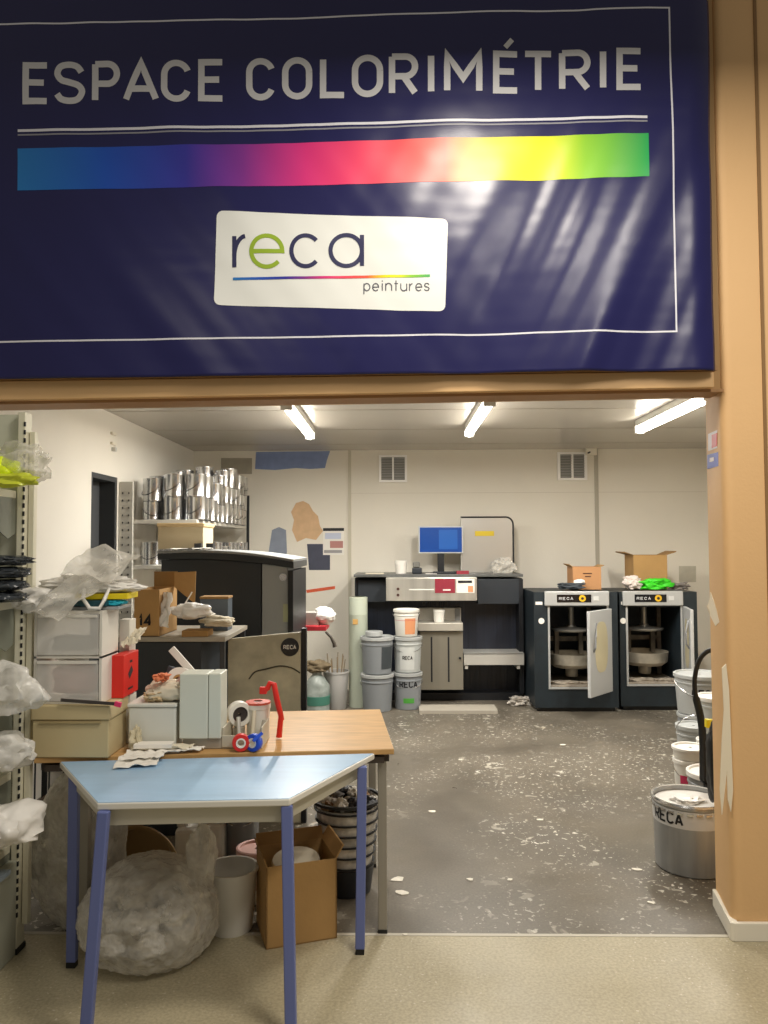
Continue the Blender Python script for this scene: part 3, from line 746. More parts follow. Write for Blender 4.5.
# open drawer with paint tools beside it
tr = thing('open_tray', 'shallow grey tray of tools beside tall pale box', 'tray', (-.60, 3.25, ZT))
a = P(222,745,3.17).x; b = P(262,745,3.17).x
mb = MB(); mb.box((a,3.17,ZT),(b,3.36,ZT+.006)).box((a,3.17,ZT+.0065),(a+.006,3.36,ZT+.085)).box((b-.006,3.176,ZT+.0065),(b,3.354,ZT+.085))
mb.xprism([(3.165,ZT+.007),(3.165,ZT+.055),(3.1705,ZT+.055),(3.1705,ZT+.007)], a, b-.0)
mb.build('tray_body', mat('tray_beige', 'BDB7A4', .5), tr, bevel=.002)
for px, m_, lab in ((236, red, 'red adhesive tape roll leaning on grey tray front'), (249, blue, 'blue adhesive tape roll leaning on grey tray front')):
    c = P(px+5, 736.5, 3.13); c.z = ZT+.036 
    o = thing('tape_roll', lab, 'tape', (c.x, c.y, ZT), 'tape rolls by the tray')
    q = RZ(-25 if px > 240 else 10)
    MB().lathe([(.020,-.014),(.033,-.014),(.035,-.01),(.035,.01),(.033,.014),(.020,.014)], c, 28, 'y', q, True).build('roll_body', m_, o, smooth=40)
    MB().lathe([(.014,-.0155),(.0195,-.0155),(.0195,.0155),(.014,.0155)], c, 24, 'y', q, True).build('roll_core', paper, o, smooth=40)
MB().bar(P(253,741,3.10), P(262,733,3.12), .012, .02).build('tape_tail', blue, o)
# white tub and steel coil behind tray
t = thing('paint_tub', 'white plastic tub with red lid parts on work table', 'tub', P(258,730,3.38).xy.to_3d()+Vector((0,0,ZT)))
c = t.location
MB().lathe([(.047,0),(.052,.12),(.055,.122),(.055,.14),(.050,.14),(.047,.02)], c, 30).build('tub_body', white_plastic, t, smooth=40)
MB().lathe([(.0535,.141),(.0535,.150),(.02,.152)], c, 30).build('tub_lid', mat('pink_red_lid', 'D8604C', .5), t, smooth=40)
t = thing('paint_mill', 'small white wheel shaped dispenser with dark hub beside tub', 'dispenser', (P(239,728,3.34).x, 3.34, ZT))
c = Vector((t.location.x, 3.34, ZT+.075+.03))
MB().lathe([(.033,-.022),(.05,-.022),(.054,-.014),(.054,.014),(.05,.022),(.033,.022)], c, 28, 'x', RZ(-62), True).build('wheel_ring', white_plastic, t, smooth=40)
MB().lathe([(.005,-.012),(.032,-.016),(.032,.016),(.005,.012)], c, 24, 'x', RZ(-62)).build('wheel_hub', mat('hub_dark', '4C4543', .4, .5), t, smooth=40)
MB().box((c.x-.02, c.y-.03, ZT), (c.x+.02, c.y+.03, ZT+.052)).build('wheel_stand', MATS['stand_grey'], t, bevel=.003)
# red frame gun
t = thing('skeleton_gun', 'red angular applicator handle leaning against white tub', 'tool', (P(278,722,3.33).x, 3.33, ZT))
Yg = 3.30
pts = [P(264,690,Yg), P(268,688,Yg), P(270,683,Yg), P(274,684,Yg), P(277,700,Yg), P(281,716,Yg+.03), P(279,722,Yg+.03)]
pts[-1].z = ZT+.008
MB().tube(pts, .0125, 8).build('gun_frame', red, t, smooth=True)
MB().tube([P(276,690,Yg+.035), P(280,706,Yg+.045), P(283,720,Yg+.05)], .006, 8).build('gun_handle', red, t, smooth=True)
MB().box((P(262,0,Yg).x, Yg-.01, P(0,694,Yg).z), (P(269,0,Yg).x, Yg+.012, P(0,687,Yg).z)).build('gun_nozzle', red, t, bevel=.003)
# loose papers and roll behind
tag(MB().sheet(G(113,769,.745), G(157,766,.745), G(121,757,.745), 14, .014, 6, .002, 2).sheet(G(120,762,.757), G(163,758,.757), G(128,752,.757), 14, .012, 7, .002, 4).build('paper_sheet', paper, smooth=True), 'white sheet lying across joint of the two tables', 'paper')
tag(MB().sheet((-1.07,3.08,.0),(-.84,3.10,.0),(-1.05,3.14,.0), 12, .012, 7, .002, 5).build('paper_sheet', paper2, smooth=True), 'rumpled cream sheets in front of low pale carton', 'paper').location.z = ZT+.012
tag(MB().sheet((-.93,3.075,0),(-.79,3.105,0),(-.92,3.13,0), 12, .01, 7, .002, 6).build('paper_sheet', paper, smooth=True), 'thin printed leaflet in front of tall pale box', 'leaflet').location.z = ZT+.006
flatbox('pamphlet_stack', 'small flat stack of white pamphlets before low pale carton', 'pamphlets', -1.05, 3.085, -.90, 3.135, ZT+.022, ZT+.04, paper, 3)
# heap on low carton: rumpled papers + squeegee + plaster roll
zc = P(130,705,3.16).z+.007
bag('rag_heap', 'rumpled beige paper heap on top of low pale carton', 'paper heap', (-.95,3.24,zc+.035), (.10,.07,.045), paper2, 51, .35, 3, zmin=zc)
bag('rag_heap', 'pinkish rag beside the beige paper on low carton', 'rag', (-.87,3.26,zc+.045), (.065,.05,.055), mat('pink_rag', 'B9958A', .8), 53, .4, 3, zmin=zc)
flatbox('squeegee', 'white ruler leaning diagonally behind tall pale box', 'ruler', *(P(186,690,3.40).x-.12, 3.40, P(186,690,3.40).x+.12, 3.412, P(0,668,3.40).z-.016, P(0,668,3.40).z+.016), white_plastic, 0)
COL.objects['squeegee'].rotation_euler = (0, math.radians(48), 0)
t = thing('masking_roll', 'large white paper roll leaning behind tall pale box', 'roll', (P(180,690,3.36).x, 3.36, ZT))
c = P(180,681,3.36)
MB().lathe([(.028,-.02),(.058,-.02),(.058,.02),(.028,.02)], c, 32, 'y', RX(-12)).build('roll_paper', paper, t, smooth=40)
MB().lathe([(.018,-.022),(.0275,-.022),(.0275,.022),(.018,.022)], c, 24, 'y', RX(-12)).build('roll_core', card, t, smooth=40)
MB().box((c.x-.05, 3.33, ZT), (c.x+.05, 3.39, c.z-.06)).build('roll_stand', MATS['stand_grey'], t)
flatbox('clipboard', 'dark grey panel leaning behind paper heap', 'panel', P(148,690,3.46).x, 3.46, P(182,690,3.46).x, 3.47, ZT, P(0,668,3.46).z, mat('slate_panel', '4A4E58', .5))
COL.objects['clipboard'].rotation_euler = (0, math.radians(18), 0)

c = Vector((-1.205, 3.055, ztop+.055))
tag(MB().tube([c+Vector((-.05,.03,.03)), c+Vector((-.04,0,-.01)), c+Vector((-.01,-.012,-.045)), c+Vector((.03,-.012,-.045)), c+Vector((.045,0,-.01)), c+Vector((.05,.03,.03))], .008, 8).build('bag_handle_loop', whitebag, smooth=True), 'white plastic bag handle looping over front of the teal book', 'bag handle')
for k,(x, y, z_, rad, col, lab) in enumerate(((-1.0,3.20,zc+.022,(.045,.04,.02),'C9B28C','tan crumpled packet at left end of low pale carton'),
        (-.845,3.20,zc+.018,(.03,.03,.016),'2B2A2C','small black scrap between carton heap and tall box'),
        (-1.055,3.13,ZT+.045,(.02,.03,.045),'C9BFA2','cream paper wad wedged between beige case and low carton'),
        (-.97,3.19,zc+.10,(.03,.03,.018),'D87A50','small orange scrap crowning the paper heap'))):
    bag('paper_scrap', lab, 'scrap', (x, y, z_), rad, mat('scrapc_'+col, col, .7), 200+k, .5, 4)
for k,(dx, dy, m_, h) in enumerate(((.03,.10,steel,.10),(.08,.13,paper2,.12),(.12,.08,MATS['stand_grey'],.09))):
    x = P(222,745,3.17).x+dx+.02
    tag(MB().tube([(x, 3.17+dy, ZT+.012), (x+.012*k-.01, 3.20+dy, ZT+h)], .009, 8).build('paint_tool', m_, smooth=True), ('short steel tool standing at left of grey tray','cream handled tool in middle of grey tray','drab grey tool at right of grey tray')[k], 'tool')
# ---------------------------------------------------------------- below the tables
sack_m = plastic_film('sack_film', 'F0EBDF', .44, .10, 1.0, 17)
t = tag(MB().blob((-.955, 3.02, .165), (.262,.23,.205), 61, .11, 3.0, 6, .002, .95).blob((-.77, 3.08, .36), (.06,.06,.12), 68, .3, 3, 4, .2, .95).build('plastic_sack', sack_m, smooth=60), 'big clear sack of plastic film waste under blue table', 'sack')
for k in range(26):
    a = k*2.4; q = .17*math.sqrt((k+.5)/26)
    MB().blob((-.955+q*1.15*math.cos(a), 3.02+q*.75*math.sin(a), .09+.17*((k*7)%10)/10), (.05,.045,.035), 140+k, .5, 3.5, 3, .008, .9).build('crumpled_film', mat('film_fill'+str(k%3), ('E2DED4','CFC9BC','F0EDE6')[k%3], .25, bump=.9, bscale=25), t, smooth=50)
t2 = tag(MB().blob((-1.33, 3.26, .31), (.19,.10,.35), 64, .12, 2.6, 6, .002, .95).build('plastic_sack', sack_m, smooth=60), 'tall slumped milky plastic sack between shelving and table leg', 'sack')
for k in range(12):
    MB().blob((-1.33+.08*math.cos(k*2.2), 3.26+.02*math.sin(k*2.2), .06+k*.04), (.06,.05,.045), 180+k, .6, 3.5, 3, .008, .9).build('crumpled_film', MATS['film_fill'+str(k%3)], t2, smooth=50)
# round brown tray
t = thing('round_basin', 'round brown basin standing on edge behind plastic sack', 'basin', (P(138,860,3.45).x, 3.45, .18))
MB().lathe([(.0,.06),(.13,.05),(.165,-.0),(.18,-.005),(.18,.008),(.168,.012),(.135,.062),(.0,.072)][:0] or [(.001,.05),(.13,.045),(.163,-.01),(.18,-.012),(.18,-.004),(.168,0),(.137,.054),(.001,.06)], P(138,862,3.42), 40, 'y', RX(12)).build('basin_body', mat('basin_brown', '9C7C4E', .55, bump=.05), t, smooth=40)
def pail(name, label, cat, base, rt, rb, h, m, lid=None, handle=True, open_=False, group=None, txt=None, txt_m=None, band=None, a0=0, th=.04, lab=None, fill=None, ribs=True, hz=.86, hdir=0, hdrop=.6, tz=.62):
    base = Vector(base); t = thing(name, label, cat, base, group)
    R_ = lambda z: rb+(rt-rb)*z/h
    prof = [(rb*.96,0),(rb,.006)]
    if ribs: prof += [(R_(h*.80),h*.80),(R_(h*.80)+.005,h*.81),(R_(h*.84)+.005,h*.84),(R_(h*.85),h*.85)]
    prof += [(R_(h*.94),h*.94),(rt+.005,h*.95),(rt+.006,h)]
    if open_: prof += [(rt-.004,h),(rt-.006,h*.93),(rb-.006,.015)]
    else: prof += [(rt-.004,h)]
    MB().lathe(prof, base, 36).build('pail_body', m, t, smooth=35)
    if not open_:
        MB().lathe([(rt+.009,h*.955+.0),(rt+.009,h+.012),(rt+.002,h+.016),(rt-.008,h+.014),(rt-.012,h+.004),(.01,h+.006)], base, 36).build('lid', lid or m, t, smooth=35)
    if fill: MB().lathe([(R_(h*.8)-.008,h*.8),(.01,h*.82)], base, 30).build('contents', fill, t, smooth=True)
    if handle:
        pts = []
        for k in range(17):
            a = math.pi*k/16; x = math.cos(a)*(rt+.012); dd = math.sin(a)*(rt*1.1)
            v = Vector((x, -dd*math.cos(hdrop)-.003, -dd*math.sin(hdrop)))
            pts.append(base+Vector((0,0,h*hz))+RZ(hdir)@v)
        MB().tube(pts, .003, 6).build('handle', chrome if metal_handle else white_plastic, t, smooth=True)
    if band: 
        z0_, z1_, bm2 = band
        MB().lathe([(R_(z0_*h)+.001,z0_*h),(R_(z1_*h)+.0012,z1_*h)], base, 36).build('label_band', bm2, t, smooth=True)
    if lab:
        aa0, aa1, zz0, zz1, lm = lab; mb = MB(); n = 10; V = []
        for k in range(n+1):
            a = math.radians(aa0+(aa1-aa0)*k/n); V.append([mb.bm.verts.new(base+Vector(((R_(zz*h)+.0012)*math.sin(a), -(R_(zz*h)+.0012)*math.cos(a), zz*h))) for zz in (zz0, zz1)])
        for A, B2 in zip(V, V[1:]): mb.bm.faces.new((A[0], B2[0], B2[1], A[1]))
        mb.build('pail_label', lm, t, smooth=True)
    if txt:
        mb = MB(); word(mb, txt, -len(txt)*th*.42, 0, th, th*.85, th*.2, cylmap(base+Vector((0,0,h*tz)), R_(h*tz)+.0015, a0, R_(h*tz+th)+.0015, th))
        mb.build('lettering', txt_m or ink, t)
    return t
metal_handle = True
# white bucket
pail('plastic_bucket', 'white round plastic bucket beside the plastic sack', 'bucket', G(231,928), .108, .088, .25, white_plastic, open_=True, handle=False, ribs=False)
pail('paint_pail', 'white and pink paint pail behind the open carton', 'pail', G(257,897), .085, .08, .21, white_plastic, lid=mat('pink_lid','D3A79C',.5), band=(.3,.75,mat('pink_band','C9A49A',.5)))
pail('paint_pail', 'grey metal pail under the work table middle', 'pail', G(242,862), .085, .08, .30, grey_metal)
for px, py, lab in ((188,862,'white plastic jerrycan at far left under work table'),(214,858,'white plastic jerrycan nearest the grey pail under work table')):
    c = G(px, py+10); t = thing('jerrycan', lab, 'jerrycan', c, 'white jerrycans')
    MB().box((c.x-.055,c.y-.05,0),(c.x+.055,c.y+.05,.22)).build('can_body', white_plastic, t, bevel=.02)
    MB().lathe([(.02,.221),(.02,.25),(.024,.251),(.024,.275),(.005,.276)], c+Vector((-.035,0,0)), 16).build('cap', white_plastic, t, smooth=40)
    MB().tube([c+Vector((-.01,0,.221)), c+Vector((.0,0,.262)), c+Vector((.05,0,.262)), c+Vector((.058,0,.221))], .011, 8).build('can_handle', white_plastic, t, smooth=True)
bag('rag_heap', 'small red rag on floor behind white bucket', 'rag', G(216,875)+Vector((0,.02,.03)), (.04,.03,.035), red, 71, .4, 3, zmin=.0)
# open cardboard box
cbx = thing('open_carton', 'open brown cardboard box on floor behind right blue leg', 'box', G(300,945))
fl = G(266,950); frr = G(337,938); dirx = (frr-fl).normalized(); diry = Vector((-dirx.y, dirx.x, 0)); wdt = (frr-fl).length; dpt = .24; hh = .315
def cw(a, b, z): return fl+dirx*a+diry*b+Vector((0,0,z))
def wallq(mb, a, b, z0, z1, t_=.006, lean=Vector((0,0,0))):
    n = (b-a).normalized(); n = Vector((-n.y, n.x, 0))*t_
    pts = [a, b, b+n, a+n]; v0 = [mb.bm.verts.new(p+Vector((0,0,z0))) for p in pts]; v1 = [mb.bm.verts.new(p+lean+Vector((0,0,z1))) for p in pts]
    mb.bm.faces.new(v0[::-1]); mb.bm.faces.new(v1)
    for i in range(4): mb.bm.faces.new((v0[i], v0[(i+1)%4], v1[(i+1)%4], v1[i]))
mb = MB(); cs = [cw(0,0,0), cw(wdt,0,0), cw(wdt,dpt,0), cw(0,dpt,0)]
for i in range(4): wallq(mb, cs[i], cs[(i+1)%4], 0, hh)
mb.prism([(v.x,v.y) for v in cs], .0, .005); mb.build('carton_body', card, cbx)
mb = MB(); wallq(mb, cs[1], cs[2], hh, hh+.05, lean=dirx*.03); mb.build('flap', card, cbx)
mb = MB(); wallq(mb, cs[3], cs[0], hh, hh+.035, lean=-dirx*.012); mb.build('flap', card_in, cbx)
mb = MB(); wallq(mb, cs[2], cs[3], hh, hh+.04, lean=diry*.03); mb.build('flap', card_in, cbx)
cc = cw(wdt*.5, dpt*.5, hh-.035)
tag(MB().lathe([(.001,0),(.09,0),(.10,.02),(.095,.03),(.001,.035)], cc-Vector((0,0,.02)), 28, 'z', RX(8)).build('paper_roll', paper2, smooth=40), 'cream round roll lying in the open carton', 'roll')
tag(MB().box(tuple(cw(wdt*.5,dpt*.5,0)-Vector((.09,.07,-.007))), tuple(cw(wdt*.5,dpt*.5,0)+Vector((.09,.07,hh-.06))), RZ(9)).build('inner_carton', card_in), 'small carton inside the open cardboard box', 'carton')
# bin
bb_ = G(347,889); bn = thing('waste_bin', 'black mesh waste bin overflowing with rubbish under work table', 'bin', bb_)
rt, rb_, h = .152, .110, .42
for k in range(6):
    z = .13+k*.049; r = rb_+(rt-rb_)*z/h
    MB().lathe([(r-.003,z),(r+.004,z),(r+.0045,z+.007),(r-.003,z+.007),(r-.003,z)], bb_, 36).build('bin_ring', black, bn, smooth=35)
MB().lathe([(rt-.004,h-.012),(rt+.010,h-.012),(rt+.011,h),(rt-.004,h),(rt-.004,h-.012)], bb_, 36).build('bin_rim', black, bn, smooth=35)
MB().lathe([(rb_*.95,0),(rb_,.005),(rb_+(rt-rb_)*.12/h+.003,.125),(rb_+(rt-rb_)*.12/h-.004,.125),(rb_-.005,.01)], bb_, 36).build('bin_base', black, bn, smooth=35)
liner = mat('bin_liner', 'BDB8AE', .2, bump=.6, bscale=25, var=.35, vscale=20)
MB().lathe([(rb_-.008,.02),(rt-.008,h-.03),(rt-.014,h-.03),(rb_-.012,.03)], bb_, 36).build('bin_liner', liner, bn, smooth=True)
tr_c = ['D8D2C4','2B2A2B','A49A86','E8E4DA','5A5248','C4BCA8','1E1E20','D9D4CC','8B6A42','ECE8E0','38363A','CFC8BA']
for k in range(22):
    a = k*2.4; r = .025+.095*math.sqrt((k+.5)/22); 
    c = bb_+Vector((math.cos(a)*r, math.sin(a)*r, h-.03+.06*(1-r/.13)+random.uniform(-.01,.02)))
    tag(MB().blob(c, (random.uniform(.025,.045), random.uniform(.022,.04), random.uniform(.018,.034)), 80+k, .6, 3, 3).build('rubbish_scrap', mat('scrap_'+tr_c[k%12], tr_c[k%12], .6, bump=.4), smooth=40),
        'crumpled piece of rubbish heaped in the waste bin', 'rubbish', 'rubbish in the waste bin')
# dark storage rack beneath at left
t = thing('dark_crate', 'dark wire crate behind sacks under work table left end', 'crate', (-1.5, 3.62, 0))
mb = MB()
for x in (-1.72,-1.37):
    for y in (3.5,3.78): mb.bar((x,y,0),(x,y,.7), .02)
for z in (.1,.35,.62):
    for y in (3.5,3.78): mb.bar((-1.72,y,z),(-1.37,y,z), .018)
for k in range(6): mb.bar((-1.70+k*.062,3.5,.1),(-1.70+k*.065,3.5,.62), .006)
mb.build('crate_frame', black, t)
MB().box((-1.71,3.52,.36),(-1.38,3.77,.372)).build('crate_shelf', mat('rust_brown','5A4636',.7), t)

# ---------------------------------------------------------------- back room, left
# steel door panel with round sticker
pn = thing('leaning_board', 'scuffed khaki steel panel with round black sticker behind work table', 'panel', (-.82, 4.5, 0))
Yp = 4.45; a = P(228,640,Yp); b = P(301,634,Yp)
MB().yprism([(a.x,0),(b.x,0),(b.x,P(301,632,Yp).z),(a.x,P(228,639,Yp).z)], Yp, Yp+.03).build('panel_sheet', mat('khaki_steel','BDB79E',.42,0,bump=.1,bscale=9,var=.28,vscale=7), pn, bevel=.003)
MB().box((b.x+.002,Yp-.005,0),(b.x+.03,Yp+.05,P(301,632,Yp).z+.02)).build('panel_edge', black, pn)
c = P(290,647,Yp-.002); MB().lathe([(.001,-.003),(.052,-.003),(.052,.001)], c, 32, 'y').build('round_sticker', black_gloss, pn)
mb = MB(); pm = planemap((c.x-.036, Yp-.0065, c.z-.010), (1,0,0), (0,0,1)); word(mb, 'RECA', 0, 0, .020, .019, .004, pm, wid=.013); mb.build('lettering', paper, pn)
mb = MB(); pts = smooth_path([(249,679),(255,672),(266,669),(280,666),(292,668),(300,673)], 5); mb.tube([P(x,y,Yp-.004) for x, y in pts], .004, 6); mb.build('scratch_mark', mat('scratch_dark','4C4838',.6), pn)

# charcoal cabinet with bowed lid
Yc = 5.2
cb = thing('colour_cabinet', 'large charcoal cabinet with bowed top and grey right side', 'cabinet', (-1.15, Yc+.4, 0))
xa, xs, xb = P(160,600,Yc).x, P(261,600,Yc).x, P(292,600,Yc).x
def topz(x):
    u = (x-xa)/(xb-xa); return P(228,551,Yc).z + .035 - .11*max(0,u-.15)**2 - .02*(1-u)
def topstrip(x0, x1, lo, up, n=14):
    xs_ = [x0+(x1-x0)*i/n for i in range(n+1)]
    return [(x, topz(x)+lo if lo is not None else 0) for x in xs_] + [(x, topz(x)+up) for x in xs_[::-1]]
def below(x0, x1, n=14):
    xs_ = [x0+(x1-x0)*i/n for i in range(n+1)]
    return [(x0,0),(x1,0)]+[(x, topz(x)-.075) for x in xs_[::-1]]
MB().yprism(below(xa, xs-.004), Yc+.02, Yc+.75).build('cabinet_body', darkcab, cb, bevel=.004)
MB().yprism(below(xs+.004, xb-.03), Yc+.02, Yc+.75).build('side_door', greycab, cb, bevel=.004)
MB().yprism(topstrip(xa-.02, xb+.01, -.073, -.03), Yc, Yc+.78).build('lid_edge', mat('lid_dark','2C3034',.35), cb)
MB().yprism(topstrip(xa-.02, xb+.01, -.028, -.012), Yc-.01, Yc+.79).build('lid', mat('lid_grey2','8E9090',.4), cb)
MB().box((xb-.028, Yc+.0, 0), (xb+.008, Yc+.74, topz(xb)-.09)).build('corner_post', black, cb, bevel=.003)
cc = P(283,577,Yc+.012); MB().lathe([(.001,-.004),(.025,-.004),(.025,.006)], cc, 20, 'y').build('badge', chrome, cb)
tag(MB().pbox(283,604,293,622,Yc+.010,.006).build('sticky_note', mat('note_green','B9BE9C',.7)), 'pale green note stuck on grey side of charcoal cabinet', 'note')
# papers on the lid
zl = topz(xa+.25)-.008
tag(MB().sheet((xa+.02,Yc+.05,zl),(xa+.30,Yc+.05,zl+.003),(xa+.02,Yc+.25,zl), 10, .008, 6).build('paper_sheet', paper, smooth=True), 'white papers lying on lid of charcoal cabinet', 'paper')
for k,(a1,a2,c_) in enumerate(((.15,.20,'2A2A2C'),(.235,.285,'1E1E20'))):
    flatbox('small_device', ('small black camera shaped device on charcoal cabinet, left of pair','small black boxy device on charcoal cabinet, right of pair')[k], 'device', xa+a1, Yc+.3, xa+a2, Yc+.36, topz(xa+a1)-.008, topz(xa+a1)+.035, mat('dev_'+c_, c_, .4))
# cardboard tray on rack / on cabinet
t = thing('carton_tray', 'flat cream cardboard tray resting on charcoal cabinet lid', 'box', (-1.75, 5.7, zl))
a = P(158,548,5.55); b = P(203,527,5.55)
mb = MB(); mb.box((a.x,5.55,zl+.001),(b.x,5.556,b.z)).box((a.x,5.557,zl+.001),(a.x+.006,5.85,b.z)).box((b.x-.006,5.557,zl+.001),(b.x,5.85,b.z)).box((a.x,5.851,zl+.001),(b.x,5.857,b.z))
mb.build('tray_side', mat('tray_card','C9B998',.8), t)
MB().box((a.x-.01,5.54,b.z+.001),(b.x+.01,5.865,b.z+.03)).build('tray_lid', mat('tray_lid','CBB084',.7), t, bevel=.008)

# can rack along left wall
rk = thing('can_rack', 'white slotted uprights with shelves of tins along left wall', 'shelving', (-1.9, 7.1, 0))
rm = mat('rack_white','CFCBC0',.45)
for y in (6.2, 7.2, 8.3):
    MB().box((XL+.004,y,0),(XL+.115,y+.03,2.1)).build('upright', rm, rk, bevel=.002)
s = MB()
for k in range(26):
    for dx in (.03,.08): s.box((XL+dx,6.196,.5+k*.06),(XL+dx+.008,6.201,.515+k*.06))
s.build('slot', ink, rk)['kind'] = 'stuff'
for z in (1.79, 1.42, 1.05):
    MB().box((XL+.117,6.23,z-.03),(-1.62,8.32,z)).build('shelf', rm, rk, bevel=.002)
MB().box((-1.617,8.29,0),(-1.59,8.32,2.12)).build('corner_post', black, rk)
MB().box((-1.617,6.23,0),(-1.60,6.25,1.02)).build('corner_post', black, rk)
# can prototype
def make_can(r, h):
    t = thing('paint_can', 'x', 'paint can', (0,0,0), 'silver paint cans on the rack')
    MB().lathe([(r*.98,0),(r,.004),(r,.01),(r*.985,.014),(r*.985,h-.014),(r,h-.01),(r,h-.002),(r*.97,h),(r*.93,h-.006)], (0,0,0), 24).build('can_body', can_m, t, smooth=35)
    MB().lathe([(r*.92,h-.006),(r*.80,h-.006),(r*.79,h+.001),(r*.62,h+.001),(r*.61,h-.006),(.003,h-.006)], (0,0,0), 24).build('can_lid', can_m, t, smooth=35)
    pts = [Vector((math.cos(math.pi*k/12)*(r+.004), -math.sin(math.pi*k/12)*r*.55-.002, h*.62-math.sin(math.pi*k/12)*r*.8)) for k in range(13)]
    pts = [Vector((p.x, -math.sqrt(max(0,(r+.005)**2-p.x**2)), p.z)) for p in pts]
    MB().tube(pts, .0022, 5).build('can_handle', mat('wire_dark','3A3A3C',.4,.8), t, smooth=True)
    return t
big = make_can(.085,.19); small = make_can(.055,.125); mid = make_can(.072,.155); used = [False]*3
def place_can(kind, loc, rz, label):
    src = (big, small, mid)[kind]
    if not used[kind]: used[kind] = True; src.location = loc; src.rotation_euler = (0,0,rz); src['label'] = label; return
    dup(src, loc, rz, label)
HT = (.191, .126, .156)
up = 'silver paint tin in the crowded rows on top rack shelf'
lo_ = 'silver paint tin on the middle rack shelf below the crowded top shelf'
rnd = random.Random(5)
for iy in range(10):
    y = 6.36+iy*.195
    for ix in range(3):
        x = -2.025+ix*.185; z = 1.791; room = .47 if iy < 2 else .56
        if iy in (2, 3): room = .36
        while True:
            k = rnd.choice((0,0,2,1)) if z > 1.8 else rnd.choice((0,0,2))
            if z+HT[k] > 1.79+room: break
            place_can(k, (x+rnd.uniform(-.008,.008), y+rnd.uniform(-.006,.006), z), rnd.uniform(-1.2,1.2), up); z += HT[k]+.001
for iy in range(10):
    y = 6.36+iy*.195
    for ix in (0, 2):
        k = rnd.choice((0, 2)); place_can(k, (-2.025+ix*.185, y, 1.421), rnd.uniform(-1,1), lo_)
# desk in front
dk = thing('dark_desk', 'dark metal desk unit with cluttered pale top before charcoal cabinet', 'desk', (-1.25, 4.5, 0))
Yd = 4.25; zd = P(180,637,Yd).z
xa2, xb2 = P(112,640,Yd).x, P(222,640,Yd).x
xm2 = P(205,640,Yd).x
MB().box((xa2,Yd,.0),(xm2-.02,Yd+.55,zd-.028)).build('desk_body', darkcab, dk, bevel=.004)
MB().box((xa2,Yd-.01,zd-.026),(xb2+.02,Yd+.62,zd)).build('desk_top', mat('desk_top','A39C8E',.45,bump=.05,var=.1), dk, bevel=.003)
MB().box((xb2-.012,Yd,0),(xb2+.014,Yd+.03,zd-.028)).build('leg', mat('leg_dark','3B3F44',.4), dk)
MB().box((xb2-.012,Yd+.56,0),(xb2+.014,Yd+.59,zd-.028)).build('leg', MATS['leg_dark'], dk)
# box 14
t = thing('open_carton', 'open cardboard box marked 14 on dark desk', 'box', (-1.45, 4.35, zd))
a = P(134,629,Yd+.02).x; b = P(159,629,Yd+.02).x; zh = P(0,590,Yd+.02).z
mb = MB(); mb.box((a,Yd+.02,zd),(b,Yd+.026,zh)).box((a,Yd+.027,zd),(a+.006,Yd+.36,zh)).box((b-.006,Yd+.027,zd),(b,Yd+.36,zh)).box((a,Yd+.361,zd),(b,Yd+.367,zh)).box((a,Yd+.02,zd-.0),(b,Yd+.367,zd+.004)); mb.build('carton_body', card, t)
c1, c2 = P(140,575,Yd+.37), P(184,572,Yd+.37)
MB().box((a,Yd+.368,zh-.02),(b,Yd+.374,P(0,572,Yd+.37).z)).build('flap', card_in, t)
MB().yprism([(b+.002,zh-.0),(b+.125,zh-.10),(b+.13,P(0,572,Yd+.3).z),(b+.002,P(0,573,Yd+.3).z)], Yd+.30, Yd+.306).build('flap', card, t)
mb = MB(); pm = planemap((P(139,622,Yd).x, Yd+.0175, P(0,626,Yd).z), (1,0,0), (0,0,1)); word(mb, '14', 0, 0, .055, .055, .013, pm, wid=.032); mb.build('lettering', ink, t)
tag(MB().sheet(P(156,626,Yd+.05), P(170,628,Yd+.0), P(160,592,Yd+.12), 12, .03, 5, .002, 2).build('bubble_wrap', whitebag, smooth=True), 'white wrapping film spilling out of box marked 14', 'wrap')
bag('rag_heap', 'pale rag bundle on dark desk next to marked box', 'rag', P(192,611,Yd+.12), (.11,.07,.045), whitebag, 91, .35, 3, zmin=zd+.001)
t = thing('tool_box', 'small dark grey box with pictures on dark desk', 'box', (P(215,612,Yd+.3).x, Yd+.3, zd))
a = P(200,606,Yd+.3); b = P(228,597,Yd+.3)
MB().box((a.x,Yd+.3,zd),(b.x,Yd+.42,b.z-.012)).build('box_body', mat('slate_box','56606A',.5), t, bevel=.003)
MB().box((a.x-.003,Yd+.297,b.z-.011),(b.x+.003,Yd+.423,b.z+.003)).build('box_lid', card_in, t, bevel=.003)
MB().box((a.x+.07,Yd+.2975,zd+.03),(a.x+.11,Yd+.2995,zd+.07)).build('box_print', mat('print_white','C6CCD0',.6), t)
tag(MB().tube([P(183,607,Yd+.2), P(192,592,Yd+.25)], .004).build('pencil', white_plastic), 'white stick poking up beside marked box', 'stick')
bag('rag_heap', 'cream rumpled papers on right end of dark desk', 'papers', P(214,622,Yd+.02)+Vector((0,.08,.0)), (.09,.07,.03), paper2, 93, .35, 3, zmin=zd+.001)
flatbox('carton', 'flat brown carton overhanging front of dark desk', 'carton', P(182,636,Yd).x, Yd-.008, P(208,636,Yd).x, Yd+.12, zd+.0015, zd+.035, card_in)
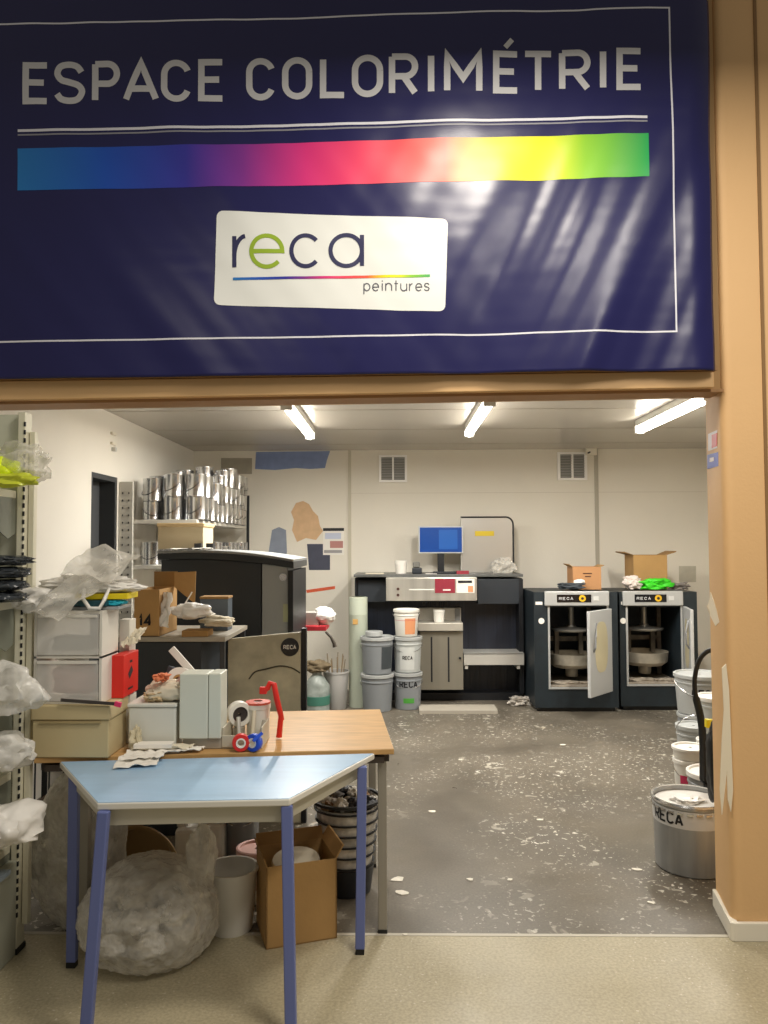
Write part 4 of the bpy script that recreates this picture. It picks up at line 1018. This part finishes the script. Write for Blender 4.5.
# shelf by the wall, red tray and funnel at x 300-335
t = thing('wall_ledge', 'narrow ledge of red and white packs right of charcoal cabinet', 'ledge', P(318,633,5.9))
Ys = 6.1
MB().pbox(300,626,326,631,Ys,.3).build('ledge_board', mat('ledge_red','C4303A',.5), t, bevel=.003)
MB().box((P(300,0,Ys).x, Ys+.14, 0), (P(303,0,Ys).x, Ys+.17, P(0,631,Ys).z)).build('ledge_post', black, t)
MB().pbox(299,601,303,630,Ys-.002,.02).build('ledge_bracket', MATS['sticker_red'], t)
zz = P(310,626,Ys).z
flatbox('small_carton', 'grey slanted pack on the red ledge', 'pack', P(303,0,Ys).x, Ys+.05, P(318,0,Ys).x, Ys+.2, zz+.001, zz+.10, mat('pack_grey','9C9890',.6))
bag('plastic_bag', 'white crumpled bag on the red ledge beside the wall', 'bag', P(325,616,Ys+.1), (.09,.06,.07), whitebag, 95, .3, 3, zmin=zz+.001)
tag(MB().tube([P(326,632,Ys+.02),P(331,637,Ys),P(334,643,Ys),P(335,647,Ys)], [.010,.012,.014,.018], 8).build('brush', mat('brush_brown','4A4238',.6), smooth=True), 'dark curved brush hanging off the red ledge', 'brush')
# clutter on floor behind panel (x 305-350, y 655-705)
t = thing('glass_jar', 'murky glass demijohn with green contents at foot of back wall', 'jar', G(317,712))
MB().lathe([(.10,0),(.12,.02),(.12,.25),(.07,.33),(.045,.35),(.045,.38),(.05,.385)], t.location, 24).build('jar_body', mat('murky_glass','9AA29C',.25,alpha=.75,bump=.6,bscale=20,var=.35,vscale=10), t, smooth=35)
MB().lathe([(.105,.07),(.124,.08),(.124,.16),(.105,.17)], t.location, 24).build('jar_label', mat('jar_green','3E7464',.6), t, smooth=35)
bag('rag_heap', 'brown rag draped on the murky glass jar', 'rag', G(317,712)+Vector((0,0,.43)), (.12,.08,.055), mat('brown_rag','6E6048',.8), 97, .4)
pail('plastic_bucket', 'grey plastic container on floor between jar and tall tube', 'bucket', G(336,708), .125, .10, .36, mat('pale_grey_pl','B4B2AE',.5), open_=True, handle=False, ribs=False)
t = thing('brush_bundle', 'bundle of thin sticks standing in pale grey container', 'sticks', G(336,708)+Vector((0,0,.02)))
mb = MB()
for k in range(9):
    a = k*.7; mb.bar(t.location+Vector((.03*math.cos(a),.03*math.sin(a),0)), t.location+Vector((.09*math.cos(a),.06*math.sin(a),.45+.03*(k%3))), .009)
mb.build('stick', mat('stick_wood','8C7A5E',.7), t)

# tall tube
t = thing('roll_tube', 'tall pale green cylinder standing left of grey buckets', 'tube', G(358.5,706))
c = t.location; rr = 9.2*c.y/770; ztp = P(358,597,c.y).z
MB().lathe([(rr,0),(rr,ztp-.17),(rr+.001,ztp-.168),(rr+.001,ztp-.166),(rr,ztp-.165),(rr,ztp),(rr-.02,ztp+.004)], c, 30).build('tube_body', mat('pale_green_tube','BFC6B4',.5,bump=.02), t, smooth=35)
MB().box((c.x-.05,c.y-rr-.002,ztp-.26),(c.x-.0,c.y-rr+.03,ztp-.21)).build('tube_label', mat('orange_tag','C49A58',.6), t)

# stacked buckets
pg = 'grey paint buckets stacked by the dispenser'
cb0 = G(377,712)+Vector((0,.1,0)); H1 = .335; R1 = .153
pail('paint_bucket', 'grey plastic bucket at bottom of left stack near dispenser', 'bucket', cb0, R1, .135, H1, grey_plastic, lid=lidgrey, group=pg, hdir=200)
p2 = cb0+Vector((.0,0,H1+.018))
pail('paint_bucket', 'grey plastic bucket with black lettering atop the left stack', 'bucket', p2, R1, .135, H1, grey_plastic, lid=lidgrey, group=pg, lab=(18,75,.15,.78,mat('lab_dark','3C4246',.5)), hdir=200)
t = thing('loose_cover', 'round pale lid lying on top of left bucket stack', 'lid', p2+Vector((-.03,0,H1+.018)))
MB().lathe([(.08,0),(.085,.004),(.085,.04),(.08,.045),(.01,.046)], t.location, 28).build('lid_disc', lidgrey, t, smooth=35)
cb1 = G(408,710)+Vector((0,.1,0))
pail('paint_bucket', 'grey bucket lettered RECA with green stripe at bottom of right stack', 'bucket', cb1, .136, .122, H1, grey_plastic, lid=lidgrey, group=pg, txt='RECA', th=.055, a0=5, tz=.66, lab=(-20,28,.2,.34,mat('lab_green','4C9A3C',.5)))
p3 = cb1+Vector((0,0,H1+.018))
pail('paint_bucket', 'pale grey bucket with white label in middle of right stack', 'bucket', p3, .136, .122, H1-.01, mat('pale_bucket','B4B7B4',.45), lid=lidgrey, group=pg, lab=(-35,30,.1,.75,mat('lab_white','C6C8C4',.5)), txt='RECA', th=.03, a0=0, tz=.4)
p4 = p3+Vector((-.01,0,H1+.008))
o = pail('paint_tub', 'white tub with orange printed label on top of right bucket stack', 'tub', p4, .120, .105, .245, white_plastic, lid=white_plastic, lab=(-8,48,.1,.72,mat('lab_orange','D89468',.5)), hdir=180)
MB().lathe([(.1165,.155),(.1175,.158)], p4, 30).build('print_line', MATS['sticker_red'], o)

# ---------------------------------------------------------------- dispenser against the back wall
Yt = 7.86; dn = thing('tinting_machine', 'wide black and steel paint tinting machine against back wall', 'machine', (P(440,697,Yt).x, Yt+.3, 0))
pan = mat('ribbed_black','1F2430',.35,bump=.5,bscale=5,stretch=(9,1,.2),var=.3,vscale=5)
MB().pbox(355,578,522,694,Yt+.22,.38).build('back_body', pan, dn, bevel=.004)
a = P(355,694,Yt); b = P(524,576,Yt)
MB().box((a.x,Yt+.05,0.0),(b.x-.02,Yt+.6,a.z)).build('plinth', black, dn)
MB().pbox(520,579,523,694,Yt,.22).build('side_panel', black, dn)
MB().pbox(355,578,358,690,Yt+.1,.12).build('side_panel', black, dn)
zc2 = P(440,577,Yt).z
ctop = MB().box((a.x-.01,Yt-.02,zc2+.001),(b.x-.012,Yt+.62,zc2+.028)).build('counter', mat('counter_grey','5D5E5C',.4,var=.2,vscale=10), dn, bevel=.003)
MB().pbox(478,579,519,604,Yt,.215).build('upper_panel', darkcab, dn, bevel=.003)
MB().pbox(357,580,386,602,Yt+.1,.118).build('upper_panel', darkcab, dn, bevel=.003)
hd = MB().pbox(386,577.5,477,601,Yt-.18,.38).build('dispenser_head', mat('steel_head','C4C0B6',.3,.6,var=.16,vscale=2,stretch=(5,1,.1)), dn, bevel=.006)
MB().pbox(409,589,434,590.2,Yt-.183,.004).build('slot_line', paper, hd)
for y in (589,595): MB().lathe([(.001,-.008),(.014,-.008),(.014,.001)], P(398,y,Yt-.181), 16, 'y').build('push_button', mat('btn_brown','4A2A22',.4), hd)
MB().pbox(435,578.5,455,593,Yt-.184,.005).build('red_label', mat('label_red','8E2636',.5), hd)
mb = MB(); q = P(443,591,Yt-.187); stroke(mb, [(0,.01),(.075,.01)], .014, planemap((q.x,Yt-.187,q.z),(1,0,0),(0,0,1))); mb.build('label_print', paper, hd)
MB().pbox(456.5,579,474.5,593,Yt-.184,.005).build('white_label', paper, hd)
MB().pbox(458,580.5,472,583,Yt-.187,.003).build('label_print', ink, hd)
MB().pbox(468,586,473,592,Yt-.187,.003).build('label_print', MATS['lab_orange'], hd)
noz = MB()
for k in range(6): x = 424+k*4.4; noz.lathe([(.010,0),(.014,.03),(.014,.045)], P(x,606.5,Yt-.05), 10)
noz.build('nozzle', black, hd)
MB().pbox(419,608,461,624,Yt+.14,.08).build('splash_back', steel, dn, bevel=.003)
MB().pbox(455,609,460,622,Yt+.12,.015).build('service_plate', MATS['lid_grey2'], dn)
zs_ = P(440,630,Yt-.15).z
MB().pbox(418,623,463,631,Yt-.15,.36).build('cup_shelf', mat('sink_steel','C9C4B8',.4,.5,bump=.1), dn, bevel=.004)
MB().pbox(420,631.5,463,690,Yt-.1,.31).build('lower_cabinet', mat('steel_warm','928D80',.38,.45,var=.06,vscale=2,stretch=(5,1,.1)), dn, bevel=.004)
g_ = MB()
for x in (431,448): g_.pbox(x,637,x+1.3,682,Yt-.103,.004)
g_.build('door_groove', ink, dn)
MB().lathe([(.001,-.02),(.012,-.02),(.012,0)], P(460,658,Yt-.101), 14, 'y').build('lock', ink, dn)
ss = MB().pbox(464,653.5,524,665,Yt-.10,.02).build('steel_shelf', steel, dn)
a = P(464,657,Yt-.1); b = P(524,657,Yt-.1)
MB().box((a.x,Yt-.1,P(0,655,Yt-.1).z),(b.x,Yt+.218,P(0,655,Yt-.1).z+.012)).build('shelf_top', steel, dn)
MB().pbox(465,665.5,468,669,Yt-.09,.3).pbox(517,665.5,520,669,Yt-.09,.3).build('shelf_bracket', steel, dn)
tag(MB().pbox(417,697,492,706,7.45,.02).pbox(417,697,418,698,7.45,.02).build('pallet_board', mat('board_grey','A9A294',.7,bump=.1)), 'pale board lying on floor before the tinting machine', 'board')
bo = COL.objects['pallet_board']; bo.location.z = .0
# replace by a flat board
bo.data.clear_geometry(); bmx = bmesh.new(); bmesh.ops.create_cube(bmx, size=1); a = G(418,704); b = G(492,704)
for v in bmx.verts: v.co = Vector((v.co.x*(b.x-a.x), v.co.y*.28, v.co.z*.03+.015))
bmx.to_mesh(bo.data); bmx.free(); bo.data.materials.clear(); bo.data.materials.append(MATS['board_grey']); bo.location = Vector(((a.x+b.x)/2, 7.42, 0)); 
# cup
t = thing('paint_cup', 'small white pot on steel ledge beneath dispenser nozzles', 'pot', P(439,623.5,Yt-.05)); t.location.z = P(440,623,Yt-.15).z+.001; t['_o'] = tuple(t.location)
MB().lathe([(.05,0),(.056,.10),(.060,.102),(.060,.125),(.052,.126),(.048,.01)], t.location, 24).build('cup_body', white_plastic, t, smooth=35)
# counter items
zc3 = zc2+.029
def cpos(px, Y=Yt+.2): q = P(px, 575, Y); return Vector((q.x, Y, zc3))
t = thing('paint_pot', 'white lidded pot on left of tinting machine counter', 'pot', cpos(401))
MB().lathe([(.055,0),(.06,.09),(.064,.092),(.064,.13),(.058,.135),(.02,.137)], t.location, 24).build('pot_body', paper, t, smooth=35)
t = thing('label_printer', 'dark small printer beside monitor on tinting machine', 'printer', cpos(417))
c = t.location; MB().box((c.x-.05,c.y-.06,c.z),(c.x+.05,c.y+.06,c.z+.06)).build('printer_body', darkcab, t, bevel=.01)
MB().box((c.x-.045,c.y-.03,c.z+.061),(c.x+.03,c.y+.05,c.z+.12)).build('printer_hood', mat('printer_grey','77766F',.5), t, bevel=.012)
mo = thing('monitor', 'flat monitor showing blue screen on tinting machine', 'monitor', cpos(441, Yt+.3))
c = mo.location; Ym = Yt+.3; a = P(418.5,553.5,Ym); b = P(463,526,Ym)
MB().box((a.x,Ym,a.z),(b.x,Ym+.035,b.z)).build('bezel', mat('bezel_silver','C9CBCB',.35), mo, bevel=.005)
MB().box((a.x+.014,Ym-.003,a.z+.014),(b.x-.014,Ym+.002,b.z-.014)).build('screen', mat('screen_blue','0C3F88',.3,emit=.35), mo)
MB().box(((a.x+b.x)/2-.02,Ym-.0045,a.z+.045),(b.x-.06,Ym-.0031,b.z-.04)).build('screen_window', mat('screen_light','1F56A0',.3,emit=.35), mo)
MB().box((c.x-.035,Ym+.005,c.z+.012),(c.x+.035,Ym+.03,a.z)).build('monitor_stand', black, mo)
MB().lathe([(.12,0),(.12,.006),(.05,.014),(.01,.016)], c, 28).build('monitor_base', black, mo, smooth=35)
t = thing('keyboard', 'black keyboard lying before monitor on tinting machine', 'keyboard', cpos(449, Yt+.08))
c = t.location; MB().box((c.x-.17,c.y-.06,c.z),(c.x+.17,c.y+.06,c.z+.018)).build('keyboard_case', black, t, bevel=.004)
mb = MB()
for i in range(14):
    for j in range(4): mb.box((c.x-.16+i*.0231,c.y-.05+j*.026,c.z+.0185),(c.x-.142+i*.0231,c.y-.030+j*.026,c.z+.024))
mb.build('key', darkcab, t)
flatbox('paper_note', 'white note sheet in front of printer on tinting machine', 'note', cpos(425).x, Yt+.0, cpos(436).x, Yt+.1, zc3, zc3+.006, paper)
flatbox('notepad', 'dark red notepad at right of monitor foot', 'notepad', cpos(455).x, Yt-.02, cpos(467).x, Yt+.015, zc3, zc3+.035, MATS['label_red'])
flatbox('paper_note', 'pale paper strip at left end of tinting machine counter', 'note', cpos(366).x, Yt+.05, cpos(384).x, Yt+.2, zc3, zc3+.01, paper2)
# hood
ho = thing('steel_hood', 'steel curved cover with yellow label standing right of monitor', 'cover', cpos(488, Yt+.32))
Yh = Yt+.36; a = P(461,573,Yh); b = P(513,517,Yh)
pts = [(a.x,zc3),(b.x,zc3),(b.x,b.z-.09)]+[(b.x-.08+.08*math.cos(math.radians(t_)), b.z-.08+.08*math.sin(math.radians(t_))) for t_ in range(10,91,10)]+[(a.x,b.z)]
MB().yprism(pts, Yh, Yh+.05).build('hood_panel', mat('hood_steel','C4C2BC',.3,.55,bump=.02), ho, bevel=.003)
rim = [(p[0], p[1]) for p in pts[1:]]
MB().tube([(x,Yh-.004,z) for x, z in rim[0:]], .009, 8).build('hood_rim', black, ho, smooth=True)
MB().tube([(a.x+.004,Yh-.004,zc3+.01),(a.x+.004,Yh-.004,b.z)], .007, 8).build('hood_rim', steel, ho)
q0 = P(475,536,Yh-.002); q1 = P(494,531,Yh-.002); MB().box((q0.x,Yh-.004,q0.z),(q1.x,Yh-.001,q1.z)).build('yellow_label', mat('warn_yellow','D8BC28',.5), ho)
bag('plastic_bag', 'small clear film crumpled in front of steel cover', 'film', cpos(504, Yt+.2)+Vector((0,0,.06)), (.12,.06,.08), film, 99, .5, 4, zmin=zc3)

# rags on floor near the machine
bag('rag_heap', 'grey white crumpled rag on floor between machine and shaker', 'rag', G(520,705)+Vector((0,0,.035)), (.11,.06,.05), mat('spotted_rag','B7B0A6',.8,var=.5,vscale=25), 101, .5, 4, zmin=.0)

# ---------------------------------------------------------------- paint shakers
shl = mat('shaker_fascia','B4B5B3',.4,.2,bump=.03)
grime = mat('grimy_metal','756C60',.5,.3,bump=.3,bscale=14,var=.4,vscale=10)
def shaker(label, Yf, X0, X1, o0, o1, oy0, oy1, door_pts, dx):
    """o0..o1, oy0..oy1: opening in picture columns/rows at depth Yf"""
    t = thing('paint_shaker', label, 'paint shaker', ((X0+X1)/2, Yf+.35, 0), 'paint shakers')
    ox0, ox1 = P(o0,650,Yf).x, P(o1,650,Yf).x; oz1, oz0 = P(640,oy0,Yf).z, P(640,oy1,Yf).z
    zt = P(620,592,Yf).z; D = .72; fz = oz1+.004
    mb = MB()
    mb.box((X0,Yf,.04),(ox0,Yf+D,zt)); mb.box((ox1,Yf,.04),(X1,Yf+D,zt)); mb.box((ox0,Yf,.04),(ox1,Yf+D,oz0)); mb.box((ox0,Yf,oz1),(ox1,Yf+D,zt)); mb.box((ox0,Yf+D-.04,oz0),(ox1,Yf+D,oz1))
    body = mb.build('housing', navy_black, t)
    MB().box((X0+.03,Yf+.03,0),(X1-.03,Yf+D-.05,.04)).build('foot_base', rubber, t)
    fs = MB().box((ox0-.05,Yf-.035,fz+.01),(ox1+.02,Yf-.001,zt+.01)).build('control_fascia', shl, t, bevel=.008)
    w = ox1-ox0; xa_, xb_ = ox0+.12*w, ox0+.72*w; zm = (fz+zt)/2+.012
    MB().box((xa_,Yf-.039,zm-.036),(xb_,Yf-.0355,zm+.036)).build('control_label', black_gloss, fs)
    q = xa_+(xb_-xa_)*.74; MB().lathe([(.001,-.003),(.032,-.003),(.032,0)], (q,Yf-.0392,zm), 24, 'y').build('emblem', mat('emblem_yellow','E0B020',.5), fs)
    MB().lathe([(.001,-.003),(.013,-.003),(.013,0)], (q,Yf-.0425,zm), 16, 'y').build('emblem_center', ink, fs)
    mb = MB(); word(mb, 'RECA', xa_+.02, zm-.012, .022, .036, .005, lambda a,b: Vector((a,Yf-.0405,b)), wid=.022); mb.build('lettering', mat('white_text','C8C8C8',.5), fs)
    MB().box((xb_+.02,Yf-.04,zm-.02),(xb_+.07,Yf-.036,zm+.02)).build('button_panel', mat('panel_light','D0D0CC',.5), fs)
    # opening frame
    fr = MB(); e = .018
    fr.box((ox0-e,Yf-.012,oz0-e),(ox0,Yf-.001,oz1+e)).box((ox0,Yf-.012,oz0-e),(ox1,Yf-.001,oz0)).box((ox1,Yf-.012,oz0-e),(ox1+e,Yf-.001,oz1+e))
    fr.build('opening_frame', shl, t)
    # mechanism
    cx = (ox0+ox1)/2+dx; cy = Yf+.30; W_ = (ox1-ox0)
    H_ = oz1-oz0
    mech = MB().lathe([(.03,.0),(.03,.30*H_)], (cx,cy,oz0+.68*H_), 16)
    mech.lathe([(.001,0),(.17,0),(.185,.012),(.185,.022),(.12,.03),(.05,.04),(.04,.06)], (cx,cy,oz0+.66*H_), 32).build('clamp_plate', mat('clamp_steel','A9A59C',.35,.7), t, smooth=35)
    MB().lathe([(.06,0),(.06,.10*H_),(.17,.12*H_),(.215,.17*H_),(.225,.30*H_),(.215,.30*H_),(.18,.16*H_),(.01,.14*H_)], (cx,cy,oz0+.055), 36).build('turntable', mat('turntable_steel','B0A898',.5,.4,bump=.2,var=.25,vscale=10), t, smooth=35)
    mb = MB(); mb.box((ox0+.03,cy+.16,oz0),(ox0+.07,cy+.2,oz1)).box((ox1-.07,cy+.16,oz0),(ox1-.03,cy+.2,oz1)).box((ox0+.07,cy+.165,oz0+.5*H_),(ox1-.07,cy+.195,oz0+.56*H_)).box((cx-.14,cy+.1,oz0+.34*H_),(cx-.10,cy+.15,oz0+.66*H_)).box((cx+.10,cy+.1,oz0+.34*H_),(cx+.14,cy+.15,oz0+.66*H_)).build('lift_frame', grime, t)
    MB().box((ox0,Yf+.005,oz0),(ox1,Yf+.66,oz0+.012)).blob((cx-.1,Yf+.12,oz0+.02),(.14,.07,.02),5,.4).blob((cx+.14,Yf+.1,oz0+.02),(.12,.06,.02),6,.4).build('drip_tray', mat('drip_tray','9E9384',.7,bump=.4,var=.35,vscale=14), t)
    # side badges
    for zz, r in ((P(0,622,Yf).z, .028),): MB().lathe([(.001,-.004),(r,-.004),(r,0)], ((X0+ox0)/2-.005,Yf-.001,zz), 20, 'y').build('round_button', paper, t)
    MB().box((X0+.015,Yf-.003,P(0,606,Yf).z),(X0+.08,Yf,P(0,603,Yf).z)).build('rating_plate', paper, t)
    # door
    hx, hy, fx, fy, z0, z1 = door_pts
    v = Vector((fx-hx, fy-hy, 0)); n = Vector((-v.y, v.x, 0)).normalized()*.03
    dm = MB().prism([(hx,hy),(fx,fy),(fx+n.x,fy+n.y),(hx+n.x,hy+n.y)], z0, z1).build('door', mat('shaker_door','C3C4C3',.35,.15), t, bevel=.005)
    u = v.normalized(); L = v.length
    vis = n.dot(-Vector((hx,hy,0))) > 0
    def dp(a, z, o=-.002): return Vector((hx,hy,0))+v*a+(n+n.normalized()*abs(o) if vis else -n.normalized()*abs(o))+Vector((0,0,z))
    n_in = -n*.03 if vis else n*.03
    wn = MB(); ring = []
    for k in range(28):
        an = 2*math.pi*k/28; ring.append((  .5+.28*math.copysign(abs(math.cos(an))**.7, math.cos(an)), (z0+z1)/2+.05+(z1-z0)*.30*math.copysign(abs(math.sin(an))**.7, math.sin(an))))
    A = [wn.bm.verts.new(dp(a_, z_)) for a_, z_ in ring]; Bv = [wn.bm.verts.new(dp(a_, z_)+n_in) for a_, z_ in ring]
    wn.bm.faces.new(A); wn.bm.faces.new(Bv[::-1])
    for k in range(28): wn.bm.faces.new((A[k],A[(k+1)%28],Bv[(k+1)%28],Bv[k]))
    wn.build('door_window', mat('window_stained','C9BF9E',.4,bump=.1,var=.1), dm)
    hdl = [dp(.84,(z0+z1)/2+.02), dp(.9,(z0+z1)/2+.06,-.03), dp(.88,(z0+z1)/2+.16,-.03), dp(.72,(z0+z1)/2+.27)]
    MB().tube(hdl, .009, 8).build('door_handle', mat('handle_grey','8D8E90',.4), dm, smooth=True)
    return zt+.01
Yf1 = 7.36
zsh = shaker('left open paint shaker, its grey door swung across the opening', Yf1, P(535,700,Yf1).x, P(619,700,Yf1).x, 550, 607, 607, 687,
       (P(608,650,Yf1).x, Yf1-.05, P(586,650,7.02).x, 6.98, P(608,690,Yf1).z, P(608,608,Yf1).z), -.0)
Yf2 = 7.42
q = P(687,650,Yf2-.05)
shaker('right open paint shaker, its grey door folded straight out', Yf2, P(621,700,Yf2).x, P(699,700,Yf2).x, 628, 681, 607, 684,
       (P(683.5,650,Yf2-.04).x, Yf2-.05, P(686,650,7.0).x+.035, 6.98, P(608,685,Yf2).z, P(608,606,Yf2).z), .0)
# boxes on shakers
def open_box(label, x0, y0, x1, y1, Y, d, zb, flaps):
    a = P(x0,y1,Y); b = P(x1,y0,Y); t = thing('open_carton', label, 'box', ((a.x+b.x)/2,Y+d/2,zb))
    mb = MB().box((a.x,Y,zb),(b.x,Y+.006,b.z)).box((a.x,Y+d-.006,zb),(b.x,Y+d,b.z)).box((a.x,Y+.0065,zb),(a.x+.006,Y+d-.0065,b.z)).box((b.x-.006,Y+.0065,zb),(b.x,Y+d-.0065,b.z)).box((a.x+.0065,Y+.0065,zb),(b.x-.0065,Y+d-.0065,zb+.004))
    mb.build('carton_body', card if flaps else mat('orange_card','C08E60',.8,bump=.1), t)
    return t, a, b
t, a, b = open_box('small brown cardboard box on left paint shaker', 573,567,601,588, 7.6,.25, zsh,0)
MB().yprism([(a.x,b.z+.001),(a.x+.006,b.z+.001),(a.x-.035,b.z+.03),(a.x-.04,b.z+.025)],7.6,7.85).build('flap', card, t)
MB().yprism([(b.x,b.z+.001),(b.x-.006,b.z+.001),(b.x+.03,b.z+.02),(b.x+.034,b.z+.015)],7.6,7.85).build('flap', card, t)
MB().pbox(583,573,592,574,7.597,.002).pbox(585,576,591,577,7.597,.002).build('box_print', MATS['btn_brown'], t)
t, a, b = open_box('taller open cardboard box with spread flaps on right paint shaker', 634,555,667,588, 7.75,.3, zsh,1)
MB().yprism([(a.x,b.z+.001),(a.x+.006,b.z+.001),(a.x-.09,b.z+.035),(a.x-.10,b.z+.027)],7.75,8.05).build('flap', card_in, t)
MB().yprism([(b.x,b.z+.001),(b.x-.006,b.z+.001),(b.x+.09,b.z+.04),(b.x+.095,b.z+.03)],7.75,8.05).build('flap', card_in, t)
MB().box((a.x,7.745,b.z+.001),(b.x,7.752,b.z-.0+.004)).build('box_edge', card_in, t)
green = mat('bright_green','3CC824',.5,bump=.4)
bag('work_gloves', 'bright green gloves heaped on right paint shaker', 'gloves', P(655,584,7.5)+Vector((0,0,.0)), (.15,.08,.05), green, 111, .5, 4, zmin=zsh)
bag('rag_heap', 'pale pink white rag left of green gloves on shaker', 'rag', P(632,582,7.5), (.085,.06,.06), mat('pale_pink_rag','D8CCC4',.7), 113, .45, 4, zmin=zsh)
bag('rag_heap', 'grey rag at right of green gloves on shaker', 'rag', P(679,586,7.5), (.09,.05,.035), mat('grey_rag','76706A',.7), 115, .5, 4, zmin=zsh)
bag('rag_heap', 'dark cloth on left paint shaker beside small box', 'cloth', P(571,586,7.48), (.13,.06,.03), mat('dark_cloth','40464C',.7,var=.3), 117, .4, 4, zmin=zsh)
bag('rag_heap', 'white tissue on left paint shaker before small box', 'tissue', P(578,582,7.58)+Vector((0,-.06,0)), (.05,.04,.03), whitebag, 118, .4, 4, zmin=zsh)

# ---------------------------------------------------------------- buckets at right edge
pr = 'grey RECA buckets along the right side'
front_c = Vector((P(691,860,3.88).x, 3.88, 0))
o = pail('paint_bucket', 'large grey metal RECA pail with white lid nearest the pier', 'pail', front_c, .176, .166, .335, mat('pail_steel','A4A6A6',.33,.5,bump=.03,stretch=(6,6,.5),var=.15), lid=None, open_=True, ribs=False, txt='RECA', th=.05, a0=-56, tz=.735, handle=False, band=(.68,.93,mat('band_light','D0D0CE',.4)))
MB().lathe([(.1745,.322),(.182,.323),(.185,.333),(.181,.341),(.1745,.341)], front_c, 40, ring=True).build('clamp_ring', chrome, o, smooth=35)
MB().lathe([(.001,.308),(.166,.308),(.166,.316),(.001,.318)], front_c, 36).build('lid', mat('lid_offwhite','E6E4DE',.35), o, smooth=35)
mb = MB()
for k in range(26):
    a = k*2*math.pi/26; c = front_c+Vector((math.cos(a)*.179, math.sin(a)*.179, .300)); mb.box(tuple(c-Vector((.014,.003,.005))), tuple(c+Vector((.014,.003,.005))), RZ(math.degrees(a)+90))
mb.build('ring_crimp', chrome, o)
bag('plaster_scrap', 'crumpled white film lump on lid of nearest RECA pail', 'film', front_c+Vector((-.02,-.02,.325)), (.07,.055,.014), whitebag, 121, .5, 4, zmin=.319)
pail('paint_bucket', 'grey pail with white lid half hidden behind nearest pail', 'pail', Vector((1.80, 4.45, 0)), .145, .137, .28, grey_metal, lid=MATS['lid_offwhite'], handle=False, group=pr)
b3 = Vector((P(691,780,5.0).x, 5.0, 0))
o = pail('paint_pot', 'clear white pot with pink label behind nearest pail', 'pot', b3, .10, .095, .20, white_plastic, lid=white_plastic, handle=True, ribs=False, lab=(-60,10,.05,.62,mat('hot_pink','C8305C',.5)), hdrop=.9)
pail('paint_pot', 'shallow white lidded pot atop the pink labelled pot', 'pot', b3+Vector((.0,0,.218)), .105, .10, .06, white_plastic, lid=white_plastic, handle=False, ribs=False)
pail('paint_bucket', 'grey bucket with raised wire handle behind pink labelled pot', 'bucket', Vector((P(694,740,5.5).x, 5.5, 0)), .115, .105, .30, lidgrey, lid=lidgrey, handle=True, group=pr, hdrop=-1.1, hz=.93)
b5 = Vector((P(700,700,6.1).x, 6.1, 0))
pail('paint_bucket', 'grey bucket at bottom of stack beside right shaker', 'bucket', b5, .165, .15, .25, grey_plastic, lid=lidgrey, group=pr, handle=False)
pail('paint_bucket', 'grey lettered bucket atop stack beside right shaker', 'bucket', b5+Vector((0,0,.268)), .185, .165, .29, lidgrey, lid=lidgrey, group=pr, txt='RECA', th=.055, a0=-8, tz=.5, hdir=0)
b6 = Vector((P(716,700,5.2).x, 5.2, 0))
pail('paint_bucket', 'lower white tub half hidden behind hose near the pier', 'tub', b6, .12, .11, .27, white_plastic, lid=white_plastic, handle=False)
pail('paint_bucket', 'upper pale tub half hidden behind hose near the pier', 'tub', b6+Vector((0,0,.288)), .12, .11, .27, MATS['pale_bucket'], lid=MATS['lid_offwhite'], handle=False)
# hose
Yh = 3.95
pts = smooth_path([(716,650),(708,652),(701,662),(698,680),(700,698),(705,715),(709,735),(711,760),(712,790)], 5)
hz_ = [P(x, y, Yh) for x, y in pts]; hz_ += [Vector((hz_[-1].x+.02, Yh, .4)), Vector((hz_[-1].x+.03, Yh, .01))]
hz_ = [v+Vector((0,.12*i/len(hz_),0)) for i, v in enumerate(hz_)]
ho2 = tag(MB().tube(hz_, [.012]*(len(hz_)//2)+[.019]*(len(hz_)-len(hz_)//2), 10).build('hose', rubber, smooth=True), 'thick black hose curving down beside the pier', 'hose')
MB().pbox(707,720,716,728,Yh-.04,.03).build('hose_clip', yellow, ho2)
bag('tool_pouch', 'black bag hanging behind pier edge below hose', 'bag', P(718,765,3.72), (.05,.06,.20), rubber, 131, .2)

# debris flakes on the floor
fl_m = paper
for k,(px,py,s_) in enumerate(((398,880,.03),(402,893,.025),(405,935,.012),(637,870,.02),(652,903,.015),(432,812,.02),(562,745,.02),(510,880,.012),(470,880,.014),(460,760,.014),(600,770,.012),(540,820,.016))):
    c = G(px,py); mb = MB(); n = 8
    mb.prism([(c.x+s_*random.uniform(.5,1.2)*math.cos(2*math.pi*i/n)*1.4, c.y+s_*random.uniform(.5,1.2)*math.sin(2*math.pi*i/n)) for i in range(n)], .0005, .004)
    tag(mb.build('paint_flake', mat('flake_white','D8D2C4',.8)), 'small white paint flake on the dark workshop floor', 'flake', 'white flakes on the workshop floor')

for o in list(bpy.data.objects):
    if '_o' in o: del o['_o']
